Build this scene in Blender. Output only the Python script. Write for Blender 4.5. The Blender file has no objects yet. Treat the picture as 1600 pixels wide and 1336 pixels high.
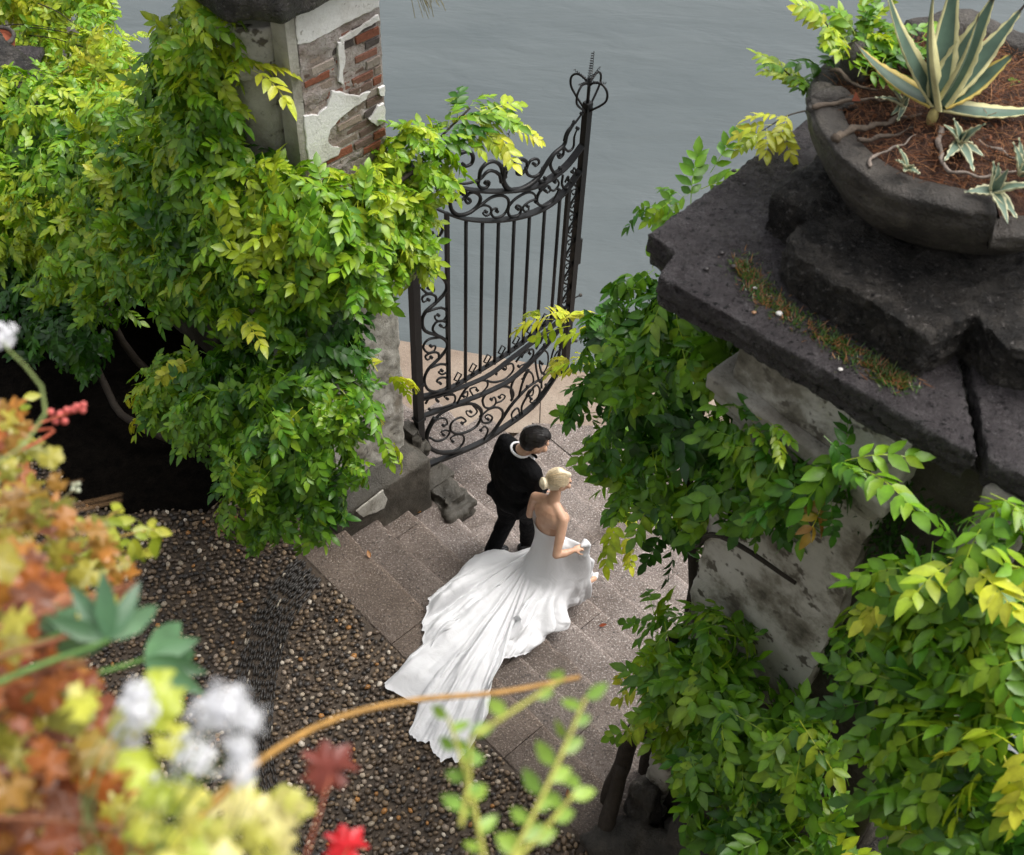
import bpy, bmesh, math, random
import numpy as np
from mathutils import Vector, Matrix, noise
R = math.radians
random.seed(7); rng = np.random.default_rng(7)
sc = bpy.context.scene
COL = sc.collection

# ------------------------------------------------------------------ camera
HC, FPX = 9.4, 2064.0
_D = np.array([720 - 800, -(2400 - 668), -FPX], float); _D /= np.linalg.norm(_D)
_UP = -_D
_Y = np.array([0, 0, -1.0]) - _UP * (np.array([0, 0, -1.0]) @ _UP); _Y /= np.linalg.norm(_Y)
CM = np.stack([np.cross(_Y, _UP), _Y, _UP])          # world = CM @ camera
cam_d = bpy.data.cameras.new('camera'); cam = bpy.data.objects.new('camera', cam_d); COL.objects.link(cam)
cam.matrix_world = Matrix.Translation((0, 0, HC)) @ Matrix(CM.tolist()).to_4x4()
cam_d.sensor_width = 36; cam_d.sensor_fit = 'HORIZONTAL'; cam_d.lens = FPX / 1600 * 36
cam_d.clip_start = 0.05; cam_d.clip_end = 2000
cam_d.dof.use_dof = True; cam_d.dof.focus_distance = 10.3; cam_d.dof.aperture_fstop = 3.5
sc.camera = cam

# ------------------------------------------------------------------ sky, sun, exposure
SUN_EL, SUN_AZ = R(60), R(68)       # azimuth measured from +Y towards +X
w_ = bpy.data.worlds.new('World'); sc.world = w_; w_.use_nodes = True
nt = w_.node_tree; bgn = nt.nodes['Background']
sky = nt.nodes.new('ShaderNodeTexSky'); sky.sky_type = 'NISHITA'; sky.sun_disc = False
sky.sun_elevation = SUN_EL; sky.sun_rotation = SUN_AZ; sky.dust_density = 6; sky.air_density = 1.2; sky.ozone_density = 1
hsv = nt.nodes.new('ShaderNodeHueSaturation'); hsv.inputs['Saturation'].default_value = 0.22   # overcast: nearly grey
nt.links.new(sky.outputs[0], hsv.inputs['Color']); nt.links.new(hsv.outputs[0], bgn.inputs[0]); bgn.inputs[1].default_value = 0.145
sd = bpy.data.lights.new('sun', 'SUN'); sd.energy = 1.15; sd.angle = R(42); sd.color = (1.0, 0.96, 0.9)
so = bpy.data.objects.new('sun', sd); COL.objects.link(so)
_sv = Vector((math.sin(SUN_AZ) * math.cos(SUN_EL), math.cos(SUN_AZ) * math.cos(SUN_EL), math.sin(SUN_EL)))
so.rotation_euler = _sv.to_track_quat('Z', 'Y').to_euler(); so.location = _sv * 30
vs = sc.view_settings; vs.view_transform = 'Standard'; vs.look = 'None'; vs.gamma = 1; vs.use_curve_mapping = False; vs.exposure = 0.66
sc.cycles.max_bounces = 6; sc.cycles.transparent_max_bounces = 8

# ------------------------------------------------------------------ layout helpers
S2 = 2 ** .5
C0 = np.array([0, 0, HC])
def AB(a, b, z): return Vector(((a + b) / S2, (b - a) / S2, z))      # a: along the step edges, b: down the stairs to the lake
def raydir(px, py): return CM @ np.array([px - 800, -(py - 668), -FPX])
def atz(px, py, z):
    d = raydir(px, py); return Vector(C0 + d * ((z - HC) / d[2]))
def atb(px, py, b):
    d = raydir(px, py); return Vector(C0 + d * (b / ((d[0] + d[1]) / S2)))
def ata(px, py, a):
    d = raydir(px, py); return Vector(C0 + d * (a / ((d[0] - d[1]) / S2)))
def atd(px, py, dist):
    d = raydir(px, py); return Vector(C0 + d / np.linalg.norm(d) * dist)
def toab(p): return ((p[0] - p[1]) / S2, (p[0] + p[1]) / S2)
def project(P):
    c = (np.asarray(P) - C0) @ CM
    return 800 - c[..., 0] / c[..., 2] * FPX, 668 + c[..., 1] / c[..., 2] * FPX, -c[..., 2]
def depth(p): return float(project(np.array(p))[2])
STEP0, TREAD, RISE = 3.71, 0.347, 0.15
def stepz(b):
    if b < STEP0: return 0.0
    return max(-1.2, -RISE * (int((b - STEP0) / TREAD) + 1))

# ------------------------------------------------------------------ object helpers
def tag(o, label=None, cat=None, group=None, kind=None):
    if label: o['label'] = label
    if cat: o['category'] = cat
    if group: o['group'] = group
    if kind: o['kind'] = kind
    return o
def empty(name, loc, parent=None):
    o = bpy.data.objects.new(name, None); COL.objects.link(o); o.location = loc; o.empty_display_size = .1
    if parent: o.parent = parent
    return o
def link(name, me, mat=None, parent=None, mw=None):
    o = bpy.data.objects.new(name, me); COL.objects.link(o)
    if mat and not me.materials: me.materials.append(mat)
    if parent is not None:
        o.parent = parent
        o.matrix_parent_inverse = Matrix.Translation(parent.location).inverted() if parent.parent is None else Matrix.Identity(4)
    if mw is not None: o.matrix_basis = mw
    return o
# meshes are written in world coordinates; under a thing the parent inverse keeps them there
def sub(name, me, mat, part):
    o = bpy.data.objects.new(name, me); COL.objects.link(o)
    if mat and not me.materials: me.materials.append(mat)
    o.parent = part; return o
def mesh_np(name, V, F, col=None, smooth=True):
    V = np.asarray(V, np.float32); F = np.asarray(F, np.int32); k = F.shape[1]
    me = bpy.data.meshes.new(name)
    me.vertices.add(len(V)); me.vertices.foreach_set('co', V.ravel())
    me.loops.add(F.size); me.loops.foreach_set('vertex_index', F.ravel())
    me.polygons.add(len(F)); me.polygons.foreach_set('loop_start', np.arange(len(F), dtype=np.int32) * k)
    me.polygons.foreach_set('use_smooth', np.full(len(F), smooth))
    if col is not None:
        c = np.ones((len(V), 4), np.float32); c[:, :3] = col
        at = me.attributes.new('col', 'FLOAT_COLOR', 'POINT'); at.data.foreach_set('color', c.ravel())
    me.update(calc_edges=True); return me
class MB:
    def __init__(s): s.v = []; s.f = []; s.c = []
    def add(s, V, F, c=(1, 1, 1)):
        o = len(s.v); s.v += [tuple(v) for v in V]; s.f += [tuple(i + o for i in f) for f in F]
        s.c += ([tuple(c)] * len(V)) if not hasattr(c[0], '__len__') else [tuple(x) for x in c]
        return s
    def mesh(s, name, smooth=False):
        me = bpy.data.meshes.new(name); me.from_pydata(s.v, [], s.f)
        at = me.attributes.new('col', 'FLOAT_COLOR', 'POINT')
        at.data.foreach_set('color', np.array([(*c, 1) for c in s.c], np.float32).ravel())
        if smooth: me.polygons.foreach_set('use_smooth', [True] * len(me.polygons))
        me.update(); return me
    def box(s, corners8, c=(1, 1, 1)):
        return s.add(corners8, [(3, 2, 1, 0), (4, 5, 6, 7), (0, 1, 5, 4), (1, 2, 6, 5), (2, 3, 7, 6), (3, 0, 4, 7)], c)
    def abbox(s, a0, a1, b0, b1, z0, z1, c=(1, 1, 1)):
        return s.box([AB(a0, b0, z0), AB(a1, b0, z0), AB(a1, b1, z0), AB(a0, b1, z0), AB(a0, b0, z1), AB(a1, b0, z1), AB(a1, b1, z1), AB(a0, b1, z1)], c)
    def prism(s, pts, z0, z1, c=(1, 1, 1)):
        n = len(pts); V = [(p[0], p[1], z0) for p in pts] + [(p[0], p[1], z1) for p in pts]
        return s.add(V, [tuple(range(n - 1, -1, -1)), tuple(range(n, 2 * n))] + [(i, (i + 1) % n, n + (i + 1) % n, n + i) for i in range(n)], c)
    def tube(s, pts, rad, n=6, c=(1, 1, 1), cap=True):
        pts = [Vector(p) for p in pts]; m = len(pts)
        if not hasattr(rad, '__len__'): rad = [rad] * m
        V = []; prev = None
        for i in range(m):
            t = (pts[min(i + 1, m - 1)] - pts[max(i - 1, 0)])
            t = t.normalized() if t.length > 1e-9 else Vector((0, 0, 1))
            if prev is None:
                u = t.cross(Vector((0, 0, 1)) if abs(t.z) < .9 else Vector((1, 0, 0))).normalized()
            else:
                u = prev - t * prev.dot(t); u = u.normalized() if u.length > 1e-6 else t.orthogonal().normalized()
            prev = u; w = t.cross(u)
            for k in range(n):
                an = 2 * math.pi * k / n; V.append(pts[i] + (u * math.cos(an) + w * math.sin(an)) * rad[i])
        F = [(i * n + k, i * n + (k + 1) % n, (i + 1) * n + (k + 1) % n, (i + 1) * n + k) for i in range(m - 1) for k in range(n)]
        if cap: F += [tuple(range(n - 1, -1, -1)), tuple(range((m - 1) * n, m * n))]
        return s.add(V, F, c)
def catmull(P, n=6, closed=False):
    P = [np.array(p, float) for p in P]; m = len(P); out = []
    rngi = range(m if closed else m - 1)
    for i in rngi:
        g = (lambda j: P[j % m]) if closed else (lambda j: P[min(max(j, 0), m - 1)])
        p0, p1, p2, p3 = g(i - 1), g(i), g(i + 1), g(i + 2)
        for k in range(n):
            t = k / n
            out.append(.5 * ((2 * p1) + (-p0 + p2) * t + (2 * p0 - 5 * p1 + 4 * p2 - p3) * t * t + (-p0 + 3 * p1 - 3 * p2 + p3) * t ** 3))
    if not closed: out.append(P[-1])
    return out
def roughen(me, amp, freq, seed=0, amp2=0, freq2=30):
    me.update(); n = len(me.vertices); nv = [v.normal.copy() for v in me.vertices]
    for i, v in enumerate(me.vertices):
        p = v.co * freq + Vector((seed * 7.1, seed * 3.3, seed))
        d = noise.fractal(p, 1.0, 2.0, 4) * amp
        if amp2: d += noise.noise(v.co * freq2) * amp2
        v.co += nv[i] * d
    me.update(); return me
def solid(me, voxel, amp=0, freq=2, seed=0, smooth=2, amp2=0, freq2=30):
    """fuse closed shapes of a mesh into one rounded, rough surface"""
    o = bpy.data.objects.new('tmp', me); COL.objects.link(o)
    m = o.modifiers.new('r', 'REMESH'); m.mode = 'VOXEL'; m.voxel_size = voxel; m.use_smooth_shade = True
    if smooth:
        q = o.modifiers.new('s', 'SMOOTH'); q.factor = .5; q.iterations = smooth
    dg = bpy.context.evaluated_depsgraph_get(); dg.update()
    me2 = bpy.data.meshes.new_from_object(o.evaluated_get(dg))
    bpy.data.objects.remove(o); me2.materials.clear()
    if amp: roughen(me2, amp, freq, seed, amp2, freq2)
    return me2

# ------------------------------------------------------------------ materials
def newmat(name):
    m = bpy.data.materials.new(name); m.use_nodes = True; n = m.node_tree
    return m, n, n.nodes['Principled BSDF']
def nd(n, t, **kw):
    x = n.nodes.new(t)
    for k, v in kw.items():
        if k in x.inputs: x.inputs[k].default_value = v
        else: setattr(x, k, v)
    return x
def texco(n): return n.nodes.new('ShaderNodeNewGeometry').outputs['Position']
def noise_n(n, scale, detail=6, rough=.6, vec=None, dist=0):
    t = nd(n, 'ShaderNodeTexNoise'); t.inputs['Scale'].default_value = scale; t.inputs['Detail'].default_value = detail
    t.inputs['Roughness'].default_value = rough; t.inputs['Distortion'].default_value = dist
    n.links.new(vec if vec else texco(n), t.inputs['Vector']); return t.outputs['Fac']
def ramp(n, fac, stops):
    r = nd(n, 'ShaderNodeValToRGB'); e = r.color_ramp.elements
    while len(e) < len(stops): e.new(.5)
    for x, (p, c) in zip(e, stops):
        x.position = p; x.color = (*c, 1) if len(c) == 3 else c
    n.links.new(fac, r.inputs[0]); return r.outputs[0]
def mix(n, fac, a, b, mode='MIX'):
    m = nd(n, 'ShaderNodeMix', data_type='RGBA', blend_type=mode)
    for s, v in ((0, fac), (6, a), (7, b)):
        if isinstance(v, (int, float)): m.inputs[s].default_value = v
        elif isinstance(v, tuple): m.inputs[s].default_value = (*v, 1)
        else: n.links.new(v, m.inputs[s])
    return m.outputs[2]
def bump(n, bs, h, strength=.5, dist=.01, prev=None):
    b = nd(n, 'ShaderNodeBump'); b.inputs['Strength'].default_value = strength; b.inputs['Distance'].default_value = dist
    n.links.new(h, b.inputs['Height'])
    if prev: n.links.new(prev, b.inputs['Normal'])
    n.links.new(b.outputs[0], bs.inputs['Normal']); return b.outputs[0]
def attr(n, name='col'):
    a = nd(n, 'ShaderNodeAttribute'); a.attribute_name = name; return a.outputs['Color']
def stone_mat(name, stops, scale=6, speck=None, speck_scale=120, rough=(.35, .6), bs=.5, bd=.01, bscale=60, tint=None, stain=None):
    m, n, b = newmat(name)
    c = ramp(n, noise_n(n, scale, 8, .65), stops)
    if speck:
        f = ramp(n, noise_n(n, speck_scale, 3, .7), speck[0]); c = mix(n, f, c, speck[1])
        if len(speck) > 2:
            f2 = ramp(n, noise_n(n, speck_scale * .7, 2, .7), speck[2]); c = mix(n, f2, c, speck[3])
    if stain:
        c = mix(n, 1.0, c, ramp(n, noise_n(n, stain, 6, .62, dist=.6), [(.30, (.42, .37, .31)), (.45, (.86, .84, .82)), (.62, (1.08, 1.07, 1.06))]), 'MULTIPLY')
    if tint: c = mix(n, 1.0, c, attr(n), 'MULTIPLY')
    n.links.new(c, b.inputs['Base Color'])
    r = nd(n, 'ShaderNodeMapRange'); n.links.new(noise_n(n, scale * 1.7, 5, .6), r.inputs[0]); r.inputs[1].default_value = .3; r.inputs[2].default_value = .7
    r.inputs[3].default_value = rough[0]; r.inputs[4].default_value = rough[1]; n.links.new(r.outputs[0], b.inputs['Roughness'])
    nb = bump(n, b, noise_n(n, bscale * .25, 6, .7), bs, bd * 2.5); bump(n, b, noise_n(n, bscale, 6, .75), bs, bd, nb)
    return m
W = (1, 1, 1); K = (0, 0, 0)
M_granite = stone_mat('granite', [(.3, (.13, .10, .083)), (.5, (.21, .172, .154)), (.7, (.30, .258, .24))], 2.2,
                      ([(.54, K), (.64, W)], (.56, .52, .50), [(.58, K), (.68, W)], (.07, .06, .055)), 60, (.18, .48), .8, .009, 55, tint=True, stain=1.3)
M_quay = stone_mat('quay_stone', [(.3, (.17, .12, .085)), (.5, (.25, .19, .14)), (.7, (.32, .26, .2))], 1.5, ([(.6, K), (.7, W)], (.1, .08, .07)), 60, (.4, .6), .5, .006)
M_dark = stone_mat('wet_dark_stone', [(.3, (.052, .044, .046)), (.5, (.105, .092, .096)), (.72, (.18, .162, .164))], 4.5,
                   ([(.60, K), (.70, W)], (.20, .185, .19), [(.58, K), (.68, W)], (.012, .011, .012)), 42, (.12, .42), 1.0, .016, 60)
M_dark2 = stone_mat('weathered_dark_stone', [(.3, (.012, .011, .010)), (.47, (.04, .035, .030)), (.6, (.10, .088, .075)), (.75, (.22, .20, .18))], 5.5,
                    ([(.60, K), (.70, W)], (.32, .29, .27), [(.58, K), (.68, W)], (.01, .009, .008)), 40, (.2, .55), 1.0, .02, 50)
M_bowl = stone_mat('bowl_stone', [(.25, (.018, .016, .014)), (.45, (.045, .038, .032)), (.6, (.085, .074, .062)), (.8, (.15, .135, .10))], 5, ([(.62, K), (.72, W)], (.02, .018, .015)), 14, (.3, .6), .9, .012, 40)
M_plinth = stone_mat('plinth_stone', [(.3, (.03, .027, .02)), (.55, (.062, .055, .042)), (.72, (.15, .13, .105))], 2.4, ([(.6, K), (.72, W)], (.18, .16, .14)), 90, (.4, .6), .7, .008, 60)
M_rock = stone_mat('rock', [(.3, (.02, .018, .015)), (.55, (.06, .052, .042)), (.75, (.14, .12, .095))], 4, None, 60, (.4, .7), .9, .02, 25)
M_plaster = stone_mat('old_plaster', [(.28, (.42, .40, .37)), (.42, (.64, .62, .59)), (.55, (.78, .77, .75)), (.8, (.8, .79, .78))], 3.2, ([(.64, K), (.78, W)], (.22, .19, .16)), 16, (.7, .9), .5, .006, 60)
M_plaster_g = stone_mat('grey_plaster', [(.28, (.18, .165, .13)), (.45, (.36, .345, .30)), (.6, (.50, .485, .44)), (.8, (.60, .585, .55))], 2.6, ([(.6, K), (.72, W)], (.10, .09, .075)), 9, (.6, .85), .6, .008, 50, stain=1.8)
M_plaster_d = stone_mat('stained_plaster', [(.33, (.09, .08, .06)), (.42, (.24, .22, .18)), (.52, (.52, .50, .45)), (.8, (.68, .66, .61))], 2.6, ([(.57, K), (.63, W)], (.12, .105, .085)), 7, (.55, .8), .6, .008, 50)
M_mortar = stone_mat('mortar', [(.3, (.20, .15, .12)), (.45, (.38, .31, .27)), (.58, (.54, .48, .45)), (.8, (.68, .64, .61))], 7, ([(.6, K), (.7, W)], (.12, .08, .06)), 40, (.8, .95), .9, .012, 60)
M_brick = stone_mat('brick', [(.3, (.75, .7, .65)), (.7, (1.1, 1.1, 1.1))], 25, ([(.62, K), (.72, W)], (.6, .5, .45)), 50, (.8, .95), .8, .006, 80, tint=True)
def col_mat(name, rough=.5, spec=.5, trans=0, bumpk=None, var=0, tcol=(1.5, 1.35, .5)):
    m, n, b = newmat(name); c = attr(n)
    if var:
        f = ramp(n, noise_n(n, var, 4, .6), [(.3, (.7, .7, .7)), (.7, (1.2, 1.2, 1.2))]); c = mix(n, 1.0, c, f, 'MULTIPLY')
    n.links.new(c, b.inputs['Base Color']); b.inputs['Roughness'].default_value = rough; b.inputs['Specular IOR Level'].default_value = spec
    if bumpk: bump(n, b, noise_n(n, bumpk[0], 4, .6), bumpk[1], bumpk[2])
    if trans:
        t = nd(n, 'ShaderNodeBsdfTranslucent'); n.links.new(mix(n, 1.0, c, tcol, 'MULTIPLY'), t.inputs[0])
        s = nd(n, 'ShaderNodeMixShader'); s.inputs[0].default_value = trans
        n.links.new(b.outputs[0], s.inputs[1]); n.links.new(t.outputs[0], s.inputs[2]); n.links.new(s.outputs[0], n.nodes['Material Output'].inputs[0])
    return m
M_leaf = col_mat('leaf', .36, .5, .30, None, 14)
M_petal = col_mat('petal', .6, .2, .35, tcol=(1, 1, 1))
M_agave = col_mat('agave_leaf', .5, .4, .08, (40, .15, .005), 9)
M_pebble = col_mat('wet_pebble', .36, .4, 0, (80, .2, .004), 60)
M_wood = col_mat('bark', .75, .3, 0, (50, .9, .012), 18)
M_stem = col_mat('stem', .55, .3, 0, (120, .3, .002), 50)
def plain(name, c, rough=.5, metal=0, spec=.5, bumpk=None, sheen=0, var=None):
    m, n, b = newmat(name); b.inputs['Base Color'].default_value = (*c, 1); b.inputs['Roughness'].default_value = rough
    b.inputs['Metallic'].default_value = metal; b.inputs['Specular IOR Level'].default_value = spec
    if var:
        n.links.new(ramp(n, noise_n(n, var[0], 5, .6), [(.3, tuple(x * (1 - var[1]) for x in c)), (.7, tuple(min(1, x * (1 + var[1])) for x in c))]), b.inputs['Base Color'])
    if bumpk: bump(n, b, noise_n(n, bumpk[0], 5, .6), bumpk[1], bumpk[2])
    if sheen: b.inputs['Sheen Weight'].default_value = sheen
    return m
M_iron = plain('black_iron', (.006, .006, .006), .42, .0, .35, (90, .35, .004), var=(30, .4))
M_shade_soil = plain('shade_black_soil', (.0045, .0035, .0026), .97, spec=.05, bumpk=(30, 1, .04), var=(12, .6))  # soil kept near black to paint in the shade under the left vine
M_bedding = plain('cobble_mortar', (.062, .044, .029), .7, bumpk=(60, .8, .01), var=(5, .5))
M_potsoil = plain('bark_mulch', (.055, .022, .011), .9, bumpk=(45, 1, .03), var=(30, .7))
M_suit = plain('black_suit', (.0045, .0045, .0052), .8, spec=.1, bumpk=(11, .7, .05))
M_shoe = plain('black_shoe', (.01, .01, .01), .25)
M_shirt = plain('white_shirt', (.78, .78, .8), .7)
M_hair_d = plain('dark_hair', (.006, .0045, .0038), .42, spec=.3, bumpk=(120, .3, .003))
M_hair_l = plain('blonde_hair', (.72, .62, .44), .4, bumpk=(110, .3, .004), var=(25, .22))
M_terra = plain('terracotta', (.35, .1, .05), .8, var=(10, .4))
M_steel = plain('earring', (.8, .8, .82), .15, 1)
def skin_mat():
    m, n, b = newmat('skin'); n.links.new(ramp(n, noise_n(n, 14, 3, .5), [(.3, (.50, .285, .185)), (.7, (.60, .37, .25))]), b.inputs['Base Color'])
    b.inputs['Roughness'].default_value = .5; b.inputs['Subsurface Weight'].default_value = .12; b.inputs['Subsurface Radius'].default_value = (.02, .008, .004); return m
M_skin = skin_mat()
def dress_mat():
    m, n, b = newmat('white_satin')
    b.inputs['Base Color'].default_value = (.72, .722, .735, 1); b.inputs['Roughness'].default_value = .6
    b.inputs['Sheen Weight'].default_value = .15
    nb = bump(n, b, noise_n(n, 160, 3, .6), .25, .003); bump(n, b, noise_n(n, 7, 4, .55, dist=1.2), .3, .03, nb)
    t = nd(n, 'ShaderNodeBsdfTranslucent'); t.inputs[0].default_value = (.7, .7, .7, 1)
    s = nd(n, 'ShaderNodeMixShader'); s.inputs[0].default_value = .18
    n.links.new(b.outputs[0], s.inputs[1]); n.links.new(t.outputs[0], s.inputs[2]); n.links.new(s.outputs[0], n.nodes['Material Output'].inputs[0])
    return m
M_dress = dress_mat()
def water_mat():
    m, n, b = newmat('lake_water')
    p = texco(n)
    mp = nd(n, 'ShaderNodeMapping'); n.links.new(p, mp.inputs[0]); mp.inputs['Scale'].default_value = (.55, 1.4, 1); mp.inputs['Rotation'].default_value = (0, 0, R(-12))
    v = mp.outputs[0]
    n.links.new(ramp(n, noise_n(n, .35, 4, .5, v), [(.32, (.076, .092, .096)), (.68, (.112, .129, .132))]), b.inputs['Base Color'])
    b.inputs['Roughness'].default_value = .08; b.inputs['IOR'].default_value = 1.33
    nb = bump(n, b, noise_n(n, 1.6, 3, .5, v, .4), .42, .13); bump(n, b, noise_n(n, 7, 5, .65, v, .8), .35, .02, nb)
    return m
M_water = water_mat()

# ================================================================== SETTING
def struct(name, mb, mat, smooth=False):
    return tag(link(name, mb.mesh(name, smooth), mat), kind='structure')
# lake
mb = MB(); mb.add([(-300, -60, -1.75), (300, -60, -1.75), (300, 500, -1.75), (-300, 500, -1.75)], [(0, 1, 2, 3)])
struct('lake_water', mb, M_water)
# terrace: dark bedding the cobbles are set in
TE = 3.27
terr = struct('terrace_ground', MB().abbox(-16, 9, -6, TE, -2.2, -.012), M_bedding)
# soil bed along the garden wall; vine shade painted into its colour and outline
def shade_bed_edge(a): return 2.12 + .85 * min(1, max(0, (a + 7.6) / 1.0)) ** 1.3 + .06 * math.sin(a * 2.1) + .05 * math.sin(a * 5.3) + .03 * math.sin(a * 11.7)
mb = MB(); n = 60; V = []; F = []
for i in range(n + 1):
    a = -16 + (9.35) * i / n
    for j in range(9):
        b = shade_bed_edge(a) + (4.0 - shade_bed_edge(a)) * j / 8
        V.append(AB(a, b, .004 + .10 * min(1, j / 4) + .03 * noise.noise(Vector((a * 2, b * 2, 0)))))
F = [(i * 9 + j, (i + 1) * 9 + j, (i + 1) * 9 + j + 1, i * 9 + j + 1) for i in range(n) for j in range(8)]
mb.add(V, F); struct('shade_soil_bed', mb, M_shade_soil, True)
# lower landing and quay
landing_y = 8.98
q0, q1 = atz(400, 622, -1.2), atz(1250, 685, -1.2)
e0, e1 = atz(300, 512, -1.38), atz(1250, 655, -1.38)
struct('landing_bed', MB().prism([Vector((.2, 8.96, 0)), AB(-.9, 6.47, 0), AB(-.9, 8.2, 0), Vector((5.0, 8.97, 0))], -2.3, -1.212), M_granite)
lan = tag(empty('landing_paving', (0, 9, -1.2)), kind='structure')
random.seed(3)
def lerp(a, b, t): return a + (b - a) * t
# landing slabs between last step and quay strip
L8 = STEP0 + 7 * TREAD
k = 0
aa = -9.2
rows = [L8 + TREAD + .004, L8 + 1.0, L8 + 1.75, L8 + 2.6]
def clipy(p, ymax): return Vector((p.x, min(p.y, ymax), p.z))
landing_y = 8.98
for r in range(3):
    a = -7.6 - .5 * (r % 2)
    while a < -1.6:
        ln = random.uniform(.9, 1.6); g = .006
        pts = [(a + g, rows[r] + g), (a + ln - g, rows[r] + g), (a + ln - g, rows[r + 1] - g), (a + g, rows[r + 1] - g)]
        P = [AB(x, y, 0) for x, y in pts]
        if min(p.y for p in P) < landing_y:
            P2 = []
            for i in range(4):                     # clip at the quay strip
                p, q = P[i], P[(i + 1) % 4]
                if p.y <= landing_y: P2.append(p)
                if (p.y - landing_y) * (q.y - landing_y) < 0: P2.append(p.lerp(q, (landing_y - p.y) / (q.y - p.y)))
            if len(P2) >= 3:
                c = random.uniform(.98, 1.12); dz = random.uniform(-.004, .004)
                if True:
                    link('paving_slab', MB().prism(P2, -1.5, -1.2 + dz, (c, c * .99, c * .97)).mesh('paving_slab'), M_granite, lan)
        a += ln
qs = tag(empty('quay', (0, 9.5, -1.38)), kind='structure')
xs = -7.5
while xs < 6:
    ln = random.uniform(1.3, 2.2)
    def ed(x): return 10.02 - .17 * x + (.02 * math.sin(x * 3))
    P = [(xs + .005, landing_y + .006), (xs + ln - .005, landing_y + .006), (xs + ln - .005, ed(xs + ln)), (xs + .005, ed(xs))]
    link('quay_stone', MB().prism(P, -2.4, -1.38 + random.uniform(-.006, .006)).mesh('quay_stone'), M_quay, qs)
    xs += ln
# stairs: kerb and eight treads, each of two or three blocks
stairs = tag(empty('stairs', AB(-4, 4.5, 0)), kind='structure')
def step_block(a0, a1, b0, b1, z0, z1, tint, seed):
    na, nb_ = max(4, int((a1 - a0) / .05)), 8
    V = []; F = []; CC_ = []
    prof = [(b0, z0), (b0, z1 - .012), (b0 + .012, z1), (b0 + .1, z1), (b0 + .2, z1), (b1 - .06, z1), (b1 - .02, z1 - .002), (b1 - .004, z1 - .012), (b1, z1 - .03), (b1, z0)]
    m = len(prof)
    for i in range(na + 1):
        a = a0 + (a1 - a0) * i / na
        for j, (b, z) in enumerate(prof):
            d = noise.fractal(Vector((a * 2.2 + seed, b * 3, seed)), 1, 2, 3)
            wear = (.010 if j >= 5 else .004) * d
            chip = max(0, noise.noise(Vector((a * 6, seed * 3.7, 0))) - .25) * .05 if 6 <= j <= 8 else 0
            CC_.append(tuple(x * (1.28 if 6 <= j <= 8 else 1.0) for x in tint)); V.append(AB(a, b - chip + (wear if j >= 5 else 0), z + (wear * .6 - chip * .5 if 0 < j < m - 1 else 0)))
    F = [(i * m + j, i * m + j + 1, (i + 1) * m + j + 1, (i + 1) * m + j) for i in range(na) for j in range(m - 1)]
    F += [tuple(range(m)), tuple((na * m + j) for j in range(m - 1, -1, -1))]
    F = [tuple(reversed(f)) for f in F]
    return MB().add(V, F, CC_).mesh('step', False)
random.seed(11)
for i in range(0, 9):
    b1 = STEP0 + TREAD * i; z1 = -RISE * i
    b0 = TE if i == 0 else b1 - TREAD - .03
    cuts = [-7.0, -6.1 + .3 * (i % 3), -4.55 + .35 * ((i * 2) % 3), -3.2 + .2 * ((i * 5) % 4), -1.4]
    if i >= 4: cuts = cuts + [-.6]
    cuts[0] = max(-7.0, b1 - 12.68)
    for j in range(len(cuts) - 1):
        t = random.uniform(.86, 1.10) * (.54 + .08 * min(i, 5))
        tc = (t * 1.05, t * .95, t * .82) if i == 0 else ((t * 1.02, t * .97, t * .9) if i < 3 else (t, t * .99, t * .97))
        link('step', step_block(cuts[j] + .003, cuts[j + 1] - .003, b0, b1, z1 - .45, z1, tc, i * 5 + j), M_granite, stairs)

# ------------------------------------------------------------------ cobbles
def ico(sub=1):
    bm = bmesh.new(); bmesh.ops.create_icosphere(bm, subdivisions=sub, radius=1)
    V = np.array([v.co[:] for v in bm.verts]); F = np.array([[v.index for v in f.verts] for f in bm.faces]); bm.free(); return V, F
IV, IF = ico(1)
IV2, IF2 = ico(2)
band_px = [(620, 800), (560, 835), (505, 868), (455, 925), (420, 990), (402, 1060), (395, 1140), (400, 1220), (430, 1300), (470, 1380)]
band = np.array([toab(atz(x, y, 0)) for x, y in band_px]); band = np.array(catmull(band, 6))
def band_d(a, b):
    d = np.hypot(band[:, 0] - a, band[:, 1] - b); i = int(d.argmin()); j = min(i, len(band) - 2)
    t = band[j + 1] - band[j]; return d[i], math.atan2(t[1], t[0])
pal = [((.085, .062, .044), 34), ((.046, .039, .034), 22), ((.14, .098, .062), 26), ((.22, .155, .095), 15), ((.35, .29, .215), 6), ((.26, .205, .155), 9), ((.32, .15, .045), 2.5), ((.50, .44, .36), 2.2)]
pal_c = [p[0] for p in pal]; pal_w = [p[1] for p in pal]
random.seed(5)
peb = []
pitch = .0505
rowi = 0; b = -.6
while b < TE + .06:
    a = -12.0 + (rowi % 2) * pitch * .5
    while a < -.4:
        aa_, bb_ = a + random.uniform(-.3, .3) * pitch, b + random.uniform(-.3, .3) * pitch
        p = AB(aa_, bb_, 0); px, py, _ = project(np.array(p))
        if -60 < px < 1250 and 480 < py < 1370 and bb_ < TE - .01 + .06 * noise.noise(Vector((aa_ * 3, 0, 0))):
            d, an = band_d(aa_, bb_)
            if d > .17 and not (bb_ > shade_bed_edge(aa_) + .03 and aa_ < -6.7):
                s = random.uniform(.018, .029) if random.random() < .8 else random.uniform(.013, .018)
                c = random.choices(pal_c, pal_w)[0]; v = random.uniform(.7, 1.3)
                peb.append((aa_, bb_, random.uniform(0, math.pi), s * random.uniform(1, 1.35), s * random.uniform(.72, 1), s * random.uniform(.5, .75), tuple(x * v for x in c), py))
        a += pitch
    b += pitch * .866; rowi += 1
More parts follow.
